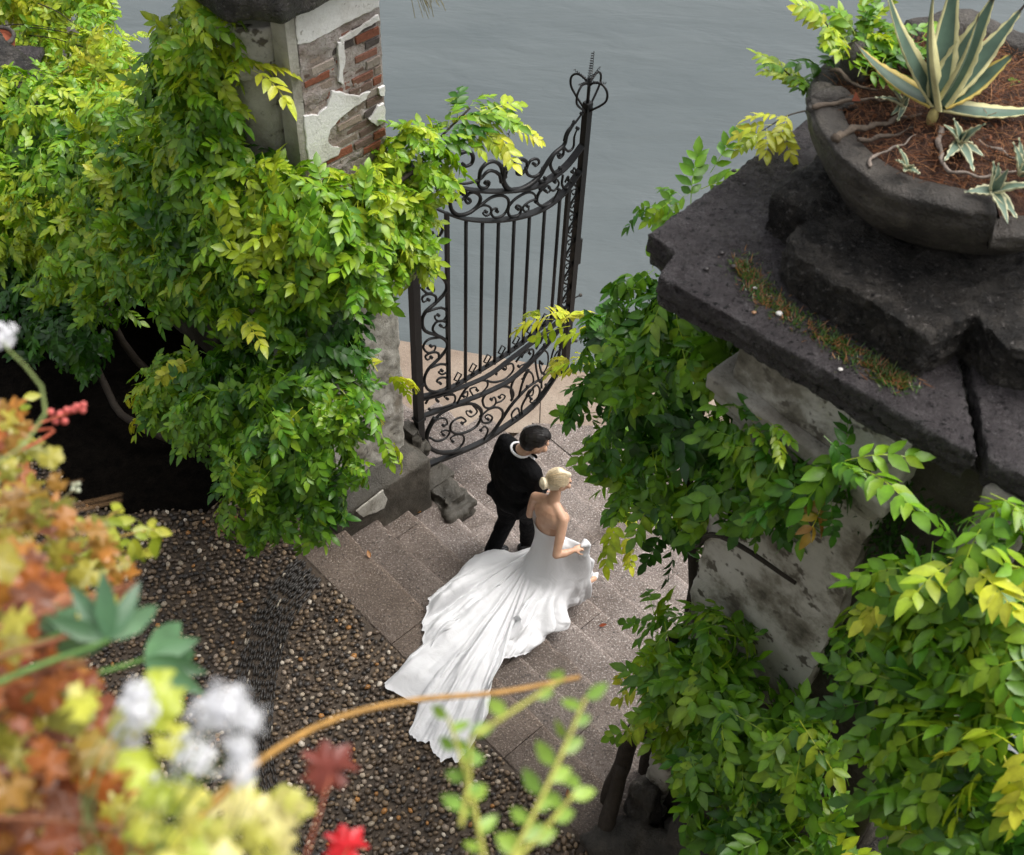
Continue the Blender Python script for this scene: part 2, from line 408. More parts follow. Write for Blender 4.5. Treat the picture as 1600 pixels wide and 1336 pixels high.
# band of slates set on edge, flowing along a curve
for i in range(len(band) - 1):
    t = band[i + 1] - band[i]; L = np.hypot(*t); an = math.atan2(t[1], t[0]); nrm = np.array([-t[1], t[0]]) / L
    for off in np.arange(-.165, .166, .0185):
        for q in np.arange(0, L, .075):
            p = band[i] + t * (q + random.uniform(0, .05)) / L + nrm * (off + random.uniform(-.004, .004))
            if p[1] > TE - .03 or random.random() < .04: continue
            w3 = AB(p[0], p[1], 0); px, py, _ = project(np.array(w3))
            if not (0 < px < 900 and py < 1360): continue
            v = random.uniform(.6, 1.25); c = (.052 * v, .047 * v, .043 * v)
            if random.random() < .03: c = (.32 * v, .28 * v, .22 * v)
            peb.append((p[0], p[1], an + random.uniform(-.15, .15), random.uniform(.03, .045), random.uniform(.0065, .0095), random.uniform(.012, .02), c, py - 400))
peb.sort(key=lambda q: -q[7] if 180 < project(np.array(AB(q[0], q[1], 0)))[0] < 930 else 999)
def peb_xf(q):
    a, b, an, sx, sy, sz = q[:6]
    an2 = an - math.pi / 4                     # from the a/b frame to the world
    return AB(a, b, sz * .28), an2, (sx, sy, sz)
shapes = []
for k in range(10):
    V = IV2.copy(); nz = np.array([1 + .16 * noise.noise(Vector(v) * 1.4 + Vector((k * 9.1, 0, 0))) for v in V])
    shapes.append(V * nz[:, None])
pm_cache = {}
for q in peb[:300]:
    loc, an, s = peb_xf(q); k = random.randrange(10); ci = min(range(len(pal_c)), key=lambda i: sum((pal_c[i][j] - q[6][j]) ** 2 for j in range(3)))
    if (k, ci) not in pm_cache:
        me = mesh_np('pebble', shapes[k], IF2, np.tile(pal_c[ci], (len(IV2), 1))); me.materials.append(M_pebble); pm_cache[(k, ci)] = me
    o = bpy.data.objects.new('pebble', pm_cache[(k, ci)]); COL.objects.link(o); o.parent = terr
    o.location = loc; o.rotation_euler = (random.uniform(-.12, .12), random.uniform(-.12, .12), an); o.scale = s
VV, FF, CC = [], [], []; off = 0
s1 = [V * (1 + .0 * k) for k, V in enumerate([IV * np.array([1 + .14 * noise.noise(Vector(v) * 1.3 + Vector((k * 5.7, 0, 0))) for v in IV])[:, None] for k in range(12)])]
for q in peb[300:]:
    loc, an, s = peb_xf(q); V = s1[random.randrange(12)] * np.array(s); ca, sa = math.cos(an), math.sin(an)
    V = np.stack([V[:, 0] * ca - V[:, 1] * sa, V[:, 0] * sa + V[:, 1] * ca, V[:, 2]], 1) + np.array(loc)
    VV.append(V); FF.append(IF + off); off += len(V); CC.append(np.tile(q[6], (len(V), 1)))
o = link('pebbles', mesh_np('pebbles', np.concatenate(VV), np.concatenate(FF), np.concatenate(CC)), M_pebble); o.parent = terr; o['kind'] = 'stuff'

# high retaining wall under the camera's balcony (behind the view)
struct('balcony_wall', MB().box([(-14, -.9, -.2), (14, -.9, -.2), (14, .33, -.2), (-14, .33, -.2), (-14, -.9, 8.05), (14, -.9, 8.05), (14, .33, 8.05), (-14, .33, 8.05)]), M_plaster_g)

# ================================================================== WALLS AND PILLARS
def facemesh(poly_px, a, thick, name):
    """a plaster flake on the gate-side face of the left pillar: outline, ragged edge, thickness"""
    P = [ata(x, y, a) for x, y in poly_px]
    pts = [np.array(p) for p in P]; dense = []
    for i in range(len(pts)):
        p, q = pts[i], pts[(i + 1) % len(pts)]; m = max(1, int(np.linalg.norm(q - p) / .02))
        for k in range(m):
            c = p + (q - p) * k / m
            j = noise.noise_vector(Vector(c) * 14) * .014 + noise.noise_vector(Vector(c) * 45) * .006
            dense.append((toab(c)[1] + j.x, c[2] + j.y))
    n = len(dense); th = thick
    V = [AB(a, b, z) for b, z in dense] + [AB(a + th, b, z) for b, z in dense]
    # slightly inset front outline gives a broken, bevelled edge
    cb = sum(d[0] for d in dense) / n; cz = sum(d[1] for d in dense) / n
    V += [AB(a + th + .003, b + (cb - b) * .03, z + (cz - z) * .03) for b, z in dense]
    F = [(i, (i + 1) % n, n + (i + 1) % n, n + i) for i in range(n)] + [(n + i, n + (i + 1) % n, 2 * n + (i + 1) % n, 2 * n + i) for i in range(n)] + [tuple(range(2 * n, 3 * n))]
    return MB().add(V, F).mesh(name)
Zp = lambda L: [(380 + x / 4.77, y / 4.77) for x, y in L]

# ---- left pillar
lp = tag(empty('gate_pillar', AB(-6.3, 4.2, 0)), 'tall left gate pillar with peeling white plaster over red brick', 'pillar')
core = MB().abbox(-6.95, -5.875, 3.87, 4.52, .3, 5.05).mesh('shaft')
link('shaft', core, M_mortar, lp)
# front: corner strip and half-octagonal pilaster, plastered
mbp = MB().abbox(-6.02, -5.862, 3.80, 3.869, .3, 5.06)
link('corner_strip', mbp.mesh('corner_strip'), M_plaster_g, lp)
def octo(ac, bc, r, z0, z1): return MB().prism([AB(ac + r * math.cos(t), bc - r * abs(math.sin(t)) if math.sin(t) >= 0 else bc, 0) for t in [math.pi * k / 6 for k in range(7)]], z0, z1)
pil = octo(-6.3, 3.868, .23, .3, 4.42); link('pilaster', solid(pil.mesh('pilaster'), .02, .012, 4, 2), M_plaster_g, lp)
pil = octo(-6.3, 3.867, .27, 4.40, 4.78); link('pilaster_capital', solid(pil.mesh('pilaster_capital'), .02, .012, 4, 2), M_plaster_d, lp)
link('left_flank', MB().abbox(-6.953, -6.55, 3.83, 3.869, .3, 5.06).mesh('flank'), M_plaster_d, lp).name = 'flank_strip'
# bricks laid bare on the gate side
random.seed(21); course = 0; z = 3.22
bpal = [((.25, .085, .045), 3), ((.20, .09, .06), 2), ((.15, .10, .08), 3), ((.08, .065, .06), 2), ((.30, .24, .2), 4), ((.36, .31, .27), 3)]
while z < 4.66:
    b = 3.885 + (-.12 if course % 2 else 0) + random.uniform(-.02, .02); h = random.uniform(.052, .064)
    while b < 4.51:
        ln = random.uniform(.17, .25); b0, b1 = max(b, 3.885), min(b + ln, 4.512)
        if b1 - b0 > .05:
            left = b0 < 4.2
            wts = [1, 1, 3, 1, 5, 4] if left else [4, 3, 3, 3, 1, .6]
            if z < 3.5: wts = [1, .5, 1, .5, 5, 5]
            c = random.choices([q[0] for q in bpal], wts)[0]; v = random.uniform(.8, 1.2)
            pr = random.uniform(.0, .014) if not left else random.uniform(-.006, .006)
            me = MB().abbox(-5.93, -5.872 + pr, b0 + .006, b1 - .006, z, z + h, tuple(x * v for x in c)).mesh('brick')
            bm = bmesh.new(); bm.from_mesh(me); bmesh.ops.bevel(bm, geom=bm.edges[:], offset=.006, segments=1, affect='EDGES')
            for q in bm.verts: q.co += noise.noise_vector(q.co * 30) * .006
            bm.to_mesh(me); bm.free()
            link('brick', me, M_brick, lp)
        b += ln
    z += h + random.uniform(.010, .018); course += 1
# eroded mortar smeared over the brickwork
nb2, nz2 = 64, 150; V = []
for i in range(nb2 + 1):
    for j in range(nz2 + 1):
        b = 3.876 + (4.522 - 3.876) * i / nb2; z = 3.0 + 1.75 * j / nz2; q = Vector((b * 5, z * 5, 1.7))
        e = noise.fractal(q, 1, 2, 5) * .024 + noise.noise(q * 6) * .004 + (-.003 if b < 4.2 else -.010) + (.008 if z < 3.6 else 0)
        V.append(AB(-5.868 + e, b, z))
F = [(i * (nz2 + 1) + j, (i + 1) * (nz2 + 1) + j, (i + 1) * (nz2 + 1) + j + 1, i * (nz2 + 1) + j + 1) for i in range(nb2) for j in range(nz2)]
link('mortar_skin', MB().add(V, F).mesh('mortar_skin', True), M_mortar, lp)
flakes = [[(385, 120), (385, -60), (1005, -330), (1008, 40), (900, 100), (720, 185), (600, 250), (480, 310), (390, 330)],
          [(1000, 105), (1008, 140), (900, 205), (770, 290), (715, 312), (705, 280), (760, 250), (880, 180)],
          [(437, 862), (540, 850), (620, 780), (660, 670), (760, 692), (860, 700), (940, 672), (900, 730), (820, 780), (760, 830), (690, 900), (640, 960), (620, 1040), (640, 1090), (720, 1100), (700, 1150), (600, 1200), (486, 1268), (455, 1000)],
          [(925, 885), (960, 840), (1000, 775), (1040, 760), (1052, 890), (990, 922), (940, 905)],
          [(995, 645), (1041, 628), (1046, 705), (1010, 705)],
          [(690, 310), (745, 300), (752, 400), (735, 520), (745, 620), (700, 600), (705, 420)]]
for f in flakes: link('plaster_flake', facemesh(Zp(f), -5.872, random.uniform(.014, .020), 'plaster_flake'), M_plaster, lp)
low = MB().abbox(-5.95, -5.852, 3.88, 4.535, .28, 3.0).mesh('render')
link('lower_render', solid(low, .02, .02, 6, 3, 1, .006, 30), M_plaster_g, lp)
# cap
P = [(-7.2, 3.5), (-5.95, 3.45), (-5.72, 3.7), (-5.74, 4.7), (-7.2, 4.7)]
link('cap_slab', solid(MB().prism([AB(a, b, 0) for a, b in P], 5.0, 5.3).mesh('c'), .025, .03, 3, 4, 2), M_dark2, lp)
# plinth with sloping top
pts = [(-7.1, 3.62), (-5.70, 3.62), (-5.66, 4.66), (-7.1, 4.66)]; top = [(-7.0, 3.78), (-5.84, 3.80), (-5.84, 4.56), (-7.0, 4.56)]
mb = MB(); V = [AB(a, b, -.9) for a, b in pts] + [AB(a, b, .22) for a, b in pts] + [AB(a, b, .36) for a, b in top]
mb.add(V, [(3, 2, 1, 0)] + [(i, (i + 1) % 4, 4 + (i + 1) % 4, 4 + i) for i in range(4)] + [(4 + i, 4 + (i + 1) % 4, 8 + (i + 1) % 4, 8 + i) for i in range(4)] + [(8, 9, 10, 11)])
link('plinth', solid(mb.mesh('p'), .022, .016, 4, 5, 1), M_plinth, lp)
link('cement_patch', facemesh([(556, 798), (575, 782), (597, 766), (604, 778), (600, 792), (584, 800), (566, 806)], -5.672, .012, 'cement_patch'), M_plaster_g, lp)
# rubble at the foot of the gate post
def rock(name, c, r, seed, mat=None, parent=None, amp=.25, sub=4):
    V, F = ico(sub); V = V * np.array(r)
    out = []
    for v in V:
        p = Vector(v) ; d = 1 + amp * noise.fractal(p * (1.1 / max(r)) * 1.3 + Vector((seed * 5.3, seed, 0)), 1, 2, 4) - amp * .55 * abs(noise.noise(p * (2.6 / max(r)) + Vector((seed, 0, 3)))) + .02 * noise.noise(p * (9 / max(r)))
        out.append(np.array(p * d) + np.array(c))
    me = mesh_np(name, out, F); return link(name, me, mat or M_rock, parent)
g = link('rubble_block', solid(MB().abbox(-5.78, -5.42, 4.66, 5.0, -1.0, -.42).abbox(-5.74, -5.48, 4.70, 4.93, -.5, -.33).mesh('l'), .02, .07, 5, 16, 1, .02, 12), M_plinth); tag(g, 'rough broken stone block at the foot of the gate hinge post', 'stone')
link('ledge_stone', solid(MB().abbox(-6.0, -5.70, 4.63, 5.0, -1.0, -.30).mesh('l'), .025, .05, 4, 6, 2), M_plinth, lp)
g = link('rubble_stone', solid(MB().abbox(-6.02, -5.84, 4.60, 4.72, -.5, .42).abbox(-5.98, -5.86, 4.7, 4.8, -.5, .2).mesh('l'), .02, .06, 6, 19, 1, .02, 12), M_plinth); tag(g, 'jagged upright stone between left pillar and gate post', 'stone')

# ---- garden wall running left from the pillar
gw = tag(empty('garden_wall', AB(-9, 4.2, 0)), 'low dark stone garden wall buried under vines left of the pillar', 'wall')
link('wall_body', solid(MB().abbox(-15.5, -6.9, 3.95, 4.4, -2.2, 1.15).mesh('w'), .06, .05, 3, 7, 1), M_plinth, gw)
a = -15.4
while a < -7.4:
    ln = random.uniform(.8, 1.2)
    link('coping_stone', solid(MB().abbox(a, a + ln - .015, 3.85, 4.5, 1.13, 1.27).mesh('c'), .04, .03, 3, a, 1), M_dark2, gw); a += ln

gw2 = tag(empty('garden_wall', AB(3, 4.2, 0)), 'dark stone garden wall behind the vine at the right edge', 'wall')
link('wall_body', solid(MB().abbox(-.85, 8.0, 3.95, 4.4, -2.2, 1.15).mesh('w'), .06, .05, 3, 8, 1), M_plinth, gw2)
a = -.8
while a < 7.4:
    ln = random.uniform(.8, 1.2)
    link('coping_stone', solid(MB().abbox(a, a + ln - .015, 3.85, 4.5, 1.13, 1.27).mesh('c'), .04, .03, 3, a, 1), M_dark2, gw2); a += ln
struct('terrace_edge', MB().abbox(-1.38, 9, TE + .004, 3.96, -2.2, -.01), M_bedding)

# ---- right pillar
rp = tag(empty('gate_pillar', AB(-1.6, 4.4, 0)), 'massive right gate pillar with stained plaster under a dark slab cap', 'pillar')
link('shaft', solid(MB().abbox(-2.24, -.75, 3.93, 5.0, -1.6, 5.0).mesh('s'), .04, .05, 3, 11, 1), M_plinth, rp)
# plaster panel with broken lower edge
def panel(outline, b, th, name, mat):
    pts = [np.array(q, float) for q in outline]; dense = []
    for i in range(len(pts)):
        p, q = pts[i], pts[(i + 1) % len(pts)]; m = max(1, int(np.linalg.norm(q - p) / .03))
        for k in range(m):
            c = p + (q - p) * k / m; j = noise.noise_vector(Vector((c[0], c[1], 0)) * 9) * .02
            dense.append((c[0] + j.x, c[1] + j.y))
    n = len(dense); V = [AB(a, b, z) for a, z in dense] + [AB(a, b - th, z) for a, z in dense]
    F = [(i, (i + 1) % n, n + (i + 1) % n, n + i) for i in range(n)] + [tuple(range(n, 2 * n))]
    return link(name, MB().add(V, F).mesh(name), mat, rp)
panel([(-2.27, 4.45), (-2.26, 2.75), (-2.15, 2.6), (-1.98, 2.62), (-1.85, 2.42), (-1.72, 2.5), (-1.62, 2.35), (-1.52, 2.5), (-1.43, 2.7), (-1.40, 3.3), (-1.41, 4.45)], 3.96, .13, 'plaster_panel', M_plaster_d)
link('inner_jamb', solid(MB().abbox(-2.30, -2.10, 3.86, 4.9, -1.6, 4.45).mesh('j'), .03, .03, 4, 13, 1), M_plaster_d, rp)
# frieze and mouldings below the cap
link('frieze', solid(MB().abbox(-2.33, -1.36, 3.80, 4.9, 4.70, 5.06).mesh('f'), .02, .012, 4, 2, 1), M_plaster_d, rp)
mb = MB()
for (bb, z0, z1) in ((3.73, 4.60, 4.70), (3.77, 4.50, 4.61), (3.81, 4.42, 4.51)): mb.abbox(-2.42 + (bb - 3.73), -1.34 - (bb - 3.73), bb, 4.9, z0, z1)
link('moulding', solid(mb.mesh('m'), .016, .008, 5, 4, 1), M_plaster_g, rp)
link('side_column', solid(MB().abbox(-1.02, -.80, 3.85, 4.3, 3.6, 5.05).mesh('m'), .03, .03, 5, 4, 2), M_plaster_g, rp)
slabA = [(-2.95, 3.80), (-2.78, 3.81), (-2.72, 3.63), (-1.10, 3.83), (-1.52, 4.29), (-1.50, 5.30), (-3.02, 5.28)]
slabB = [(-1.06, 3.86), (-.3, 3.98), (-.3, 5.3), (-1.46, 5.3), (-1.48, 4.31)]
def slab(P, seed):
    cx = sum(p[0] for p in P) / len(P); cy = sum(p[1] for p in P) / len(P)
    mb = MB().prism([AB(a, b, 0) for a, b in P], 5.09, 5.2)
    mb.prism([AB(a + (cx - a) * .025, b + (cy - b) * .025, 0) for a, b in P], 5.01, 5.11)
    return solid(mb.mesh('slab'), .011, .012, 3.5, seed, 0, .010, 26)
link('cap_slab', slab(slabA, 1), M_dark, rp); link('cap_slab', slab(slabB, 2), M_dark, rp)
out = [(-2.60, 4.24), (-2.63, 4.60), (-2.60, 5.12), (-1.2, 5.2), (-1.08, 4.36), (-1.30, 4.20), (-1.50, 4.28), (-1.56, 4.00), (-2.24, 3.98), (-2.36, 4.06), (-2.38, 4.24)]
mb = MB().prism([AB(a, b, 0) for a, b in out], 5.17, 5.44)
link('pedestal_block', solid(mb.mesh('b'), .012, .03, 3.5, 5, 3, .014, 24), M_dark2, rp)
# small stones and a few pale pebbles lying on the cap
# ---- bowl
bc = Vector((1.98, 4.95, 0)); RB = .70
def bowl_mesh():
    n = 180; prof = [(.0, 5.44), (.40, 5.43), (.50, 5.45), (.60, 5.54), (.68, 5.66), (.72, 5.76), (.735, 5.84), (.72, 5.875), (.66, 5.885), (.60, 5.87), (.585, 5.80), (.57, 5.70), (.0, 5.69)]
    P0 = prof; prof = [tuple(q) for q in catmull(prof[1:10], 3)]; prof = [P0[0]] + prof + P0[10:]
    V = []; m = len(prof)
    for i in range(n):
        t = 2 * math.pi * i / n
        # the rim is broken away at the front (towards the camera)
        tt = (math.degrees(t) + 360) % 360
        gap = 1.0 if 268 < tt < 325 else (.75 if 105 < tt < 168 else 0.0)
        for j, (r, z) in enumerate(prof):
            lob = 1 + .02 * math.sin(5 * t + 1)
            hi = max(0, min(1, (z - 5.66) / .12)) if 3 < j < m - 2 else 0; zz = z - .13 * gap * hi; rr = r * lob - .02 * gap * hi
            k = .030 * noise.fractal(Vector((math.cos(t) * 2.2, math.sin(t) * 2.2, z * 9)), 1, 2, 4) - .012 * abs(noise.noise(Vector((math.cos(t) * 1.2, math.sin(t) * 1.2, z * 30))))
            V.append((bc.x + (rr + k) * math.cos(t), bc.y + (rr + k) * math.sin(t), zz + (k if 0 < j < m - 1 else 0)))
    F = [(i * m + j, ((i + 1) % n) * m + j, ((i + 1) % n) * m + j + 1, i * m + j + 1) for i in range(n) for j in range(m - 1)]
    return MB().add(V, F).mesh('bowl', True)
bo = tag(empty('planter_bowl', bc + Vector((0, 0, 5.44))), 'wide shallow dark stone planter bowl with a broken rim on the right pillar', 'planter')
link('bowl', bowl_mesh(), M_bowl, bo)
mb = MB(); n = 48; V = [(bc.x, bc.y, 5.90)]; F = []
for r_ in range(1, 9):
    for i in range(n):
        t = 2 * math.pi * i / n; rr = .60 * r_ / 8
        zz = 5.82 + .09 * math.cos(r_ / 8 * math.pi / 2) + .03 * noise.noise(Vector((math.cos(t) * rr * 8, math.sin(t) * rr * 8, 0)))
        tt = (math.degrees(t) + 360) % 360
        if 270 < tt < 323 and r_ > 5: zz -= .05 * (r_ - 5)
        V.append((bc.x + rr * math.cos(t), bc.y + rr * math.sin(t), zz))
F = [(0, 1 + i, 1 + (i + 1) % n) for i in range(n)] + [(1 + (r_ - 1) * n + i, 1 + r_ * n + i, 1 + r_ * n + (i + 1) % n, 1 + (r_ - 1) * n + (i + 1) % n) for r_ in range(1, 8) for i in range(n)]
link('soil', MB().add(V, F).mesh('soil', True), M_potsoil, bo)
# litter in the bowl: needles and bark
random.seed(31); mb = MB()
for i in range(2600):
    r_ = .58 * math.sqrt(random.random()); t = random.uniform(0, 6.28); z = 5.84 + .085 * math.cos(r_ / .6 * 1.57)
    p = Vector((bc.x + r_ * math.cos(t), bc.y + r_ * math.sin(t), z)); an = random.uniform(0, 6.28); L = random.uniform(.03, .13)
    d = Vector((math.cos(an), math.sin(an), random.uniform(-.05, .25))) * L
    if random.random() < .75: mb.tube([p, p + d * .5 + Vector((0, 0, .008)), p + d], .0012, 3, random.choice([(.22, .09, .04), (.3, .14, .06), (.13, .06, .03)]))
    else:
        w = Vector((-d.y, d.x, 0)) * random.uniform(.3, .6); h = Vector((0, 0, .008)); d = d * .22; w = w * .45
        mb.add([p, p + d, p + d + w * .4 + h, p + w * .4 + h], [(0, 1, 2, 3)], random.choice([(.14, .05, .02), (.22, .09, .04), (.07, .035, .02)]))
o = link('mulch', mb.mesh('mulch'), M_wood, bo); o['kind'] = 'stuff'
# gnarled roots across the soil
def px_soil(px, py, z=5.9): return atz(px, py, z)
roots = [([(1270, 165), (1320, 163), (1370, 158), (1415, 150)], .016), ([(1305, 215), (1345, 200), (1400, 187), (1440, 182)], .024), ([(1340, 218), (1385, 214), (1425, 198)], .015),
         ([(1360, 262), (1365, 245), (1395, 235), (1430, 215)], .012), ([(1470, 200), (1468, 240), (1490, 270), (1540, 276), (1590, 268)], .016),
         ([(1500, 190), (1545, 195), (1600, 215), (1640, 235)], .02), ([(1520, 215), (1560, 235), (1610, 250)], .014), ([(1300, 110), (1335, 130), (1370, 140)], .014)]
for pts, r_ in roots:
    P = [Vector(q) + noise.noise_vector(Vector(q) * 14) * .022 for q in catmull([px_soil(x, y, 5.88 + random.uniform(0, .02)) for x, y in pts], 9)]
    link('root', MB().tube(P, [r_ * .85 * (1 - .7 * i / len(P)) * random.uniform(.65, 1.25) for i in range(len(P))], 6, random.choice([(.13, .10, .075), (.22, .18, .15), (.08, .06, .045)])).mesh('root', True), M_wood, bo)
# broken ridge stones standing on the far rim
for i, (x, y, z, r_) in enumerate([(1335, 105, 5.88, (.07, .10, .12)), (1303, 160, 5.84, (.12, .07, .07)), (1350, 85, 5.88, (.09, .07, .10)), (1285, 175, 5.82, (.07, .06, .05))]):
    rock('rim_stone', atz(x, y, z), r_, 20 + i, M_bowl, bo, .3, 3)
link('tile_shard', MB().add([atz(1331, 158, 5.92), atz(1345, 158, 5.92), atz(1337, 143, 5.96), atz(1336, 152, 5.90)], [(0, 1, 2), (0, 3, 1), (1, 3, 2), (2, 3, 0)]).mesh('tile_shard'), M_terra, bo)

# ---- agave
def blade(base, tip, width, up, curl=.1, chan=.35, colc=(.12, .19, .14), colm=(.62, .58, .30), n=16, seed=0, colt=None):
    base, tip, up = Vector(base), Vector(tip), Vector(up).normalized()
    L = (tip - base).length; d = (tip - base).normalized(); side = d.cross(up).normalized(); nrm = side.cross(d).normalized()
    us = [-1, -.70, -.64, 0, .64, .70, 1]; V = []; C = []
    for i in range(n + 1):
        t = i / n
        w = width * (.80 + .42 * math.sin(min(1, t * 1.5) * math.pi * .8)) * (1 - t ** 1.9) + .0015
        c = base + d * L * t + nrm * (-curl * L * math.sin(t * math.pi) )
        for u in us:
            tooth = .004 * math.sin(i * 2.9 + seed) if abs(u) == 1 else 0
            V.append(c + side * (u * w + (tooth if u > 0 else -tooth)) + nrm * (chan * w * u * u * (1 - .5 * t)))
            k = .85 + .3 * noise.noise(Vector((t * 6, u * 2, seed)))
            cc = colm if abs(u) > .68 else colc
            if colt and t > .93: cc = colt
            C.append(tuple(x * k for x in cc))
    m = len(us); F = [(i * m + j, i * m + j + 1, (i + 1) * m + j + 1, (i + 1) * m + j) for i in range(n) for j in range(m - 1)]
    o_ = len(V); V += [v - nrm * (.012 * (1 - (i // m) / n) + .002) for i, v in enumerate(V)]; C = C + C
    F += [tuple(o_ + q for q in reversed(f)) for f in F]
    F += [(i * m, (i + 1) * m, o_ + (i + 1) * m, o_ + i * m) for i in range(n)] + [((i + 1) * m + m - 1, i * m + m - 1, o_ + i * m + m - 1, o_ + (i + 1) * m + m - 1) for i in range(n)]
    return MB().add(V, F, C).mesh('leaf', True)
camp = Vector((0, 0, HC))
ab_ = atz(1462, 168, 5.97)
ag = tag(empty('agave', ab_), 'large variegated agave with cream edged blue green leaves in the bowl', 'agave')
GC = (.10, .17, .12); YC = (.70, .66, .34)
tips = [((1383, -25), 6.42, .052), ((1335, 66), 6.13, .05), ((1462, -30), 6.55, .074), ((1500, -60), 6.5, .055), ((1556, -12), 6.42, .066), ((1603, 5), 6.32, .056),
        ((1588, 80), 6.17, .066), ((1660, 166), 5.98, .046), ((1530, 20), 6.45, .035)]
for i, ((tx, ty), tz, wd) in enumerate(tips):
    tip = atz(tx, ty, tz); d = (tip - ab_).normalized()
    up = (Vector((0, 0, 1)) * 1.0 - d * .2) if d.z < .7 else (Vector((0, 0, 1)) - d)
    upv = Vector((-d.x, -d.y, 1.2)) if d.z > .35 else Vector((0, 0, 1))
    yc = (.62, .48, .12) if i in (1, 6) else YC
    link('leaf', blade(ab_ + d * .02, tip, wd, upv, .07 if d.z < .5 else .05, .5, GC, yc, 18, i, (.05, .03, .02)), M_agave, ag)
V, F = ico(3); hm = mesh_np('heart', V * np.array([.024, .024, .05]) + np.array(ab_) + np.array([0, .0, -.05]), F); link('heart', hm, plain('agave_heart', (.40, .34, .13), .6, var=(12, .5), bumpk=(40, .6, .01)), ag)
pups = [((1418, 262), [(1400, 250), (1402, 228), (1428, 258), (1438, 272), (1412, 268)], .012), ((1412, 165), [(1368, 152), (1395, 140), (1415, 138), (1420, 150), (1402, 190), (1392, 180)], .012),
        ((1500, 222), [(1540, 193), (1490, 185), (1475, 195), (1475, 252), (1522, 270), (1538, 245), (1512, 205)], .02),
        ((1553, 298), [(1507, 300), (1552, 252), (1575, 265), (1625, 290), (1590, 343), (1575, 350), (1560, 255)], .022), ((1597, 272), [(1583, 222), (1592, 215), (1610, 235), (1612, 270)], .018)]
plab = ['tiny pale agave pup at the front rim of the bowl', 'small striped agave pup left of the big agave', 'striped agave pup right below the big agave', 'largest striped agave pup spilling over the broken rim', 'agave pup cut by the right edge of the picture']
for k, ((bx, by), tl, wd) in enumerate(pups):
    b0 = atz(bx, by, 5.90); pg = tag(empty('agave_pup', b0), plab[k], 'agave', 'agave pups in the bowl')
    for j, (tx, ty) in enumerate(tl):
        far = math.hypot(tx - bx, ty - by); tip = atz(tx, ty, 5.93 + (.10 if ty < by else -.03) * min(1, far / 45))
        link('leaf', blade(b0, tip, wd, (0, -.3, 1), -.06, .35, (.17, .25, .18), (.62, .6, .38), 9, j), M_agave, pg)

# ================================================================== GATE
GA = -5.93
gate = tag(empty('iron_gate', AB(GA, 4.76, -.46)), 'open black wrought iron gate leaf with scrollwork on the left of the steps', 'gate')
def G(px, py): p = ata(px, py, GA); return (toab(p)[1], p.z)
def gp(b, z, off=0): return AB(GA + off, b, z)
def gtube(name, pts, r, n=6, off=0): return link(name, MB().tube([gp(b, z, off) for b, z in pts], r, n).mesh(name, True), M_iron, gate)
def gbar(name, b0, b1, z0, z1, t): return link(name, MB().abbox(GA - t, GA + t, b0, b1, z0, z1).mesh(name), M_iron, gate)
gbar('hinge_post', 4.725, 4.795, -.48, 3.3, .035)
gbar('end_post', 6.595, 6.655, -.30, 2.95, .03)
gbar('stile', 6.46, 6.495, .5, 2.16, .018)
topl = catmull([(4.8, 2.98), (5.01, 2.74), (5.28, 2.49), (5.63, 2.27), (5.97, 2.13), (6.23, 2.09), (6.44, 2.14), (6.6, 2.27)], 5)
topu = catmull([(4.8, 3.36), (5.12, 2.96), (5.34, 2.75), (5.73, 2.52), (6.1, 2.38), (6.4, 2.40), (6.6, 2.53)], 5)
def flat(name, pts, hw, ht):
    """flat bar standing across the gate plane, following a curve"""
    mb = MB(); V = []; m = len(pts)
    for i, (b, z) in enumerate(pts):
        V += [gp(b, z - ht, -hw), gp(b, z - ht, hw), gp(b, z + ht, hw), gp(b, z + ht, -hw)]
    F = [(i * 4 + k, i * 4 + (k + 1) % 4, i * 4 + 4 + (k + 1) % 4, i * 4 + 4 + k) for i in range(m - 1) for k in range(4)] + [(3, 2, 1, 0), tuple((m - 1) * 4 + k for k in range(4))]
    return link(name, mb.add(V, F).mesh(name), M_iron, gate)
flat('top_rail', topl, .032, .009); flat('top_rail', topu, .032, .009)
def zat(pl, b):
    for i in range(len(pl) - 1):
        if pl[i][0] <= b <= pl[i + 1][0]: return pl[i][1] + (pl[i + 1][1] - pl[i][1]) * (b - pl[i][0]) / (pl[i + 1][0] - pl[i][0])
    return pl[-1][1]
r1 = catmull([(4.79, .74), (5.13, .60), (5.5, .57), (5.86, .56), (6.2, .60), (6.6, .66)], 5)
r1b = catmull([(4.79, .70), (5.13, .555), (5.56, .43), (5.87, .45), (6.29, .50), (6.6, .56)], 5)
r2 = catmull([(4.79, .47), (5.27, .30), (5.68, .18), (5.93, .16), (6.25, .26), (6.51, .42), (6.6, .46)], 5)
r3 = catmull([(4.79, -.25), (5.44, -.46), (5.69, -.49), (6.2, -.47), (6.47, -.27), (6.6, -.1)], 5)
flat('lock_rail', r1, .022, .008); flat('lock_rail', r1b, .022, .008); flat('lower_rail', r2, .022, .012); flat('bottom_rail', r3, .025, .018)
gbar('stile', 5.095, 5.125, .60, zat(topl, 5.11), .016)
for k in range(7):
    b = 5.31 + .178 * k; gtube('bar', [(b, zat(r1, b) - .03), (b, zat(topl, b))], .0155, 8)
    bd = b - .09; z = zat(r1, bd)
    gtube('diamond_finial', [(bd - .025, z), (bd, z + .035), (bd + .045, z + .09), (bd, z + .155), (bd - .045, z + .09), (bd, z + .035), (bd + .025, z)], .008, 5)
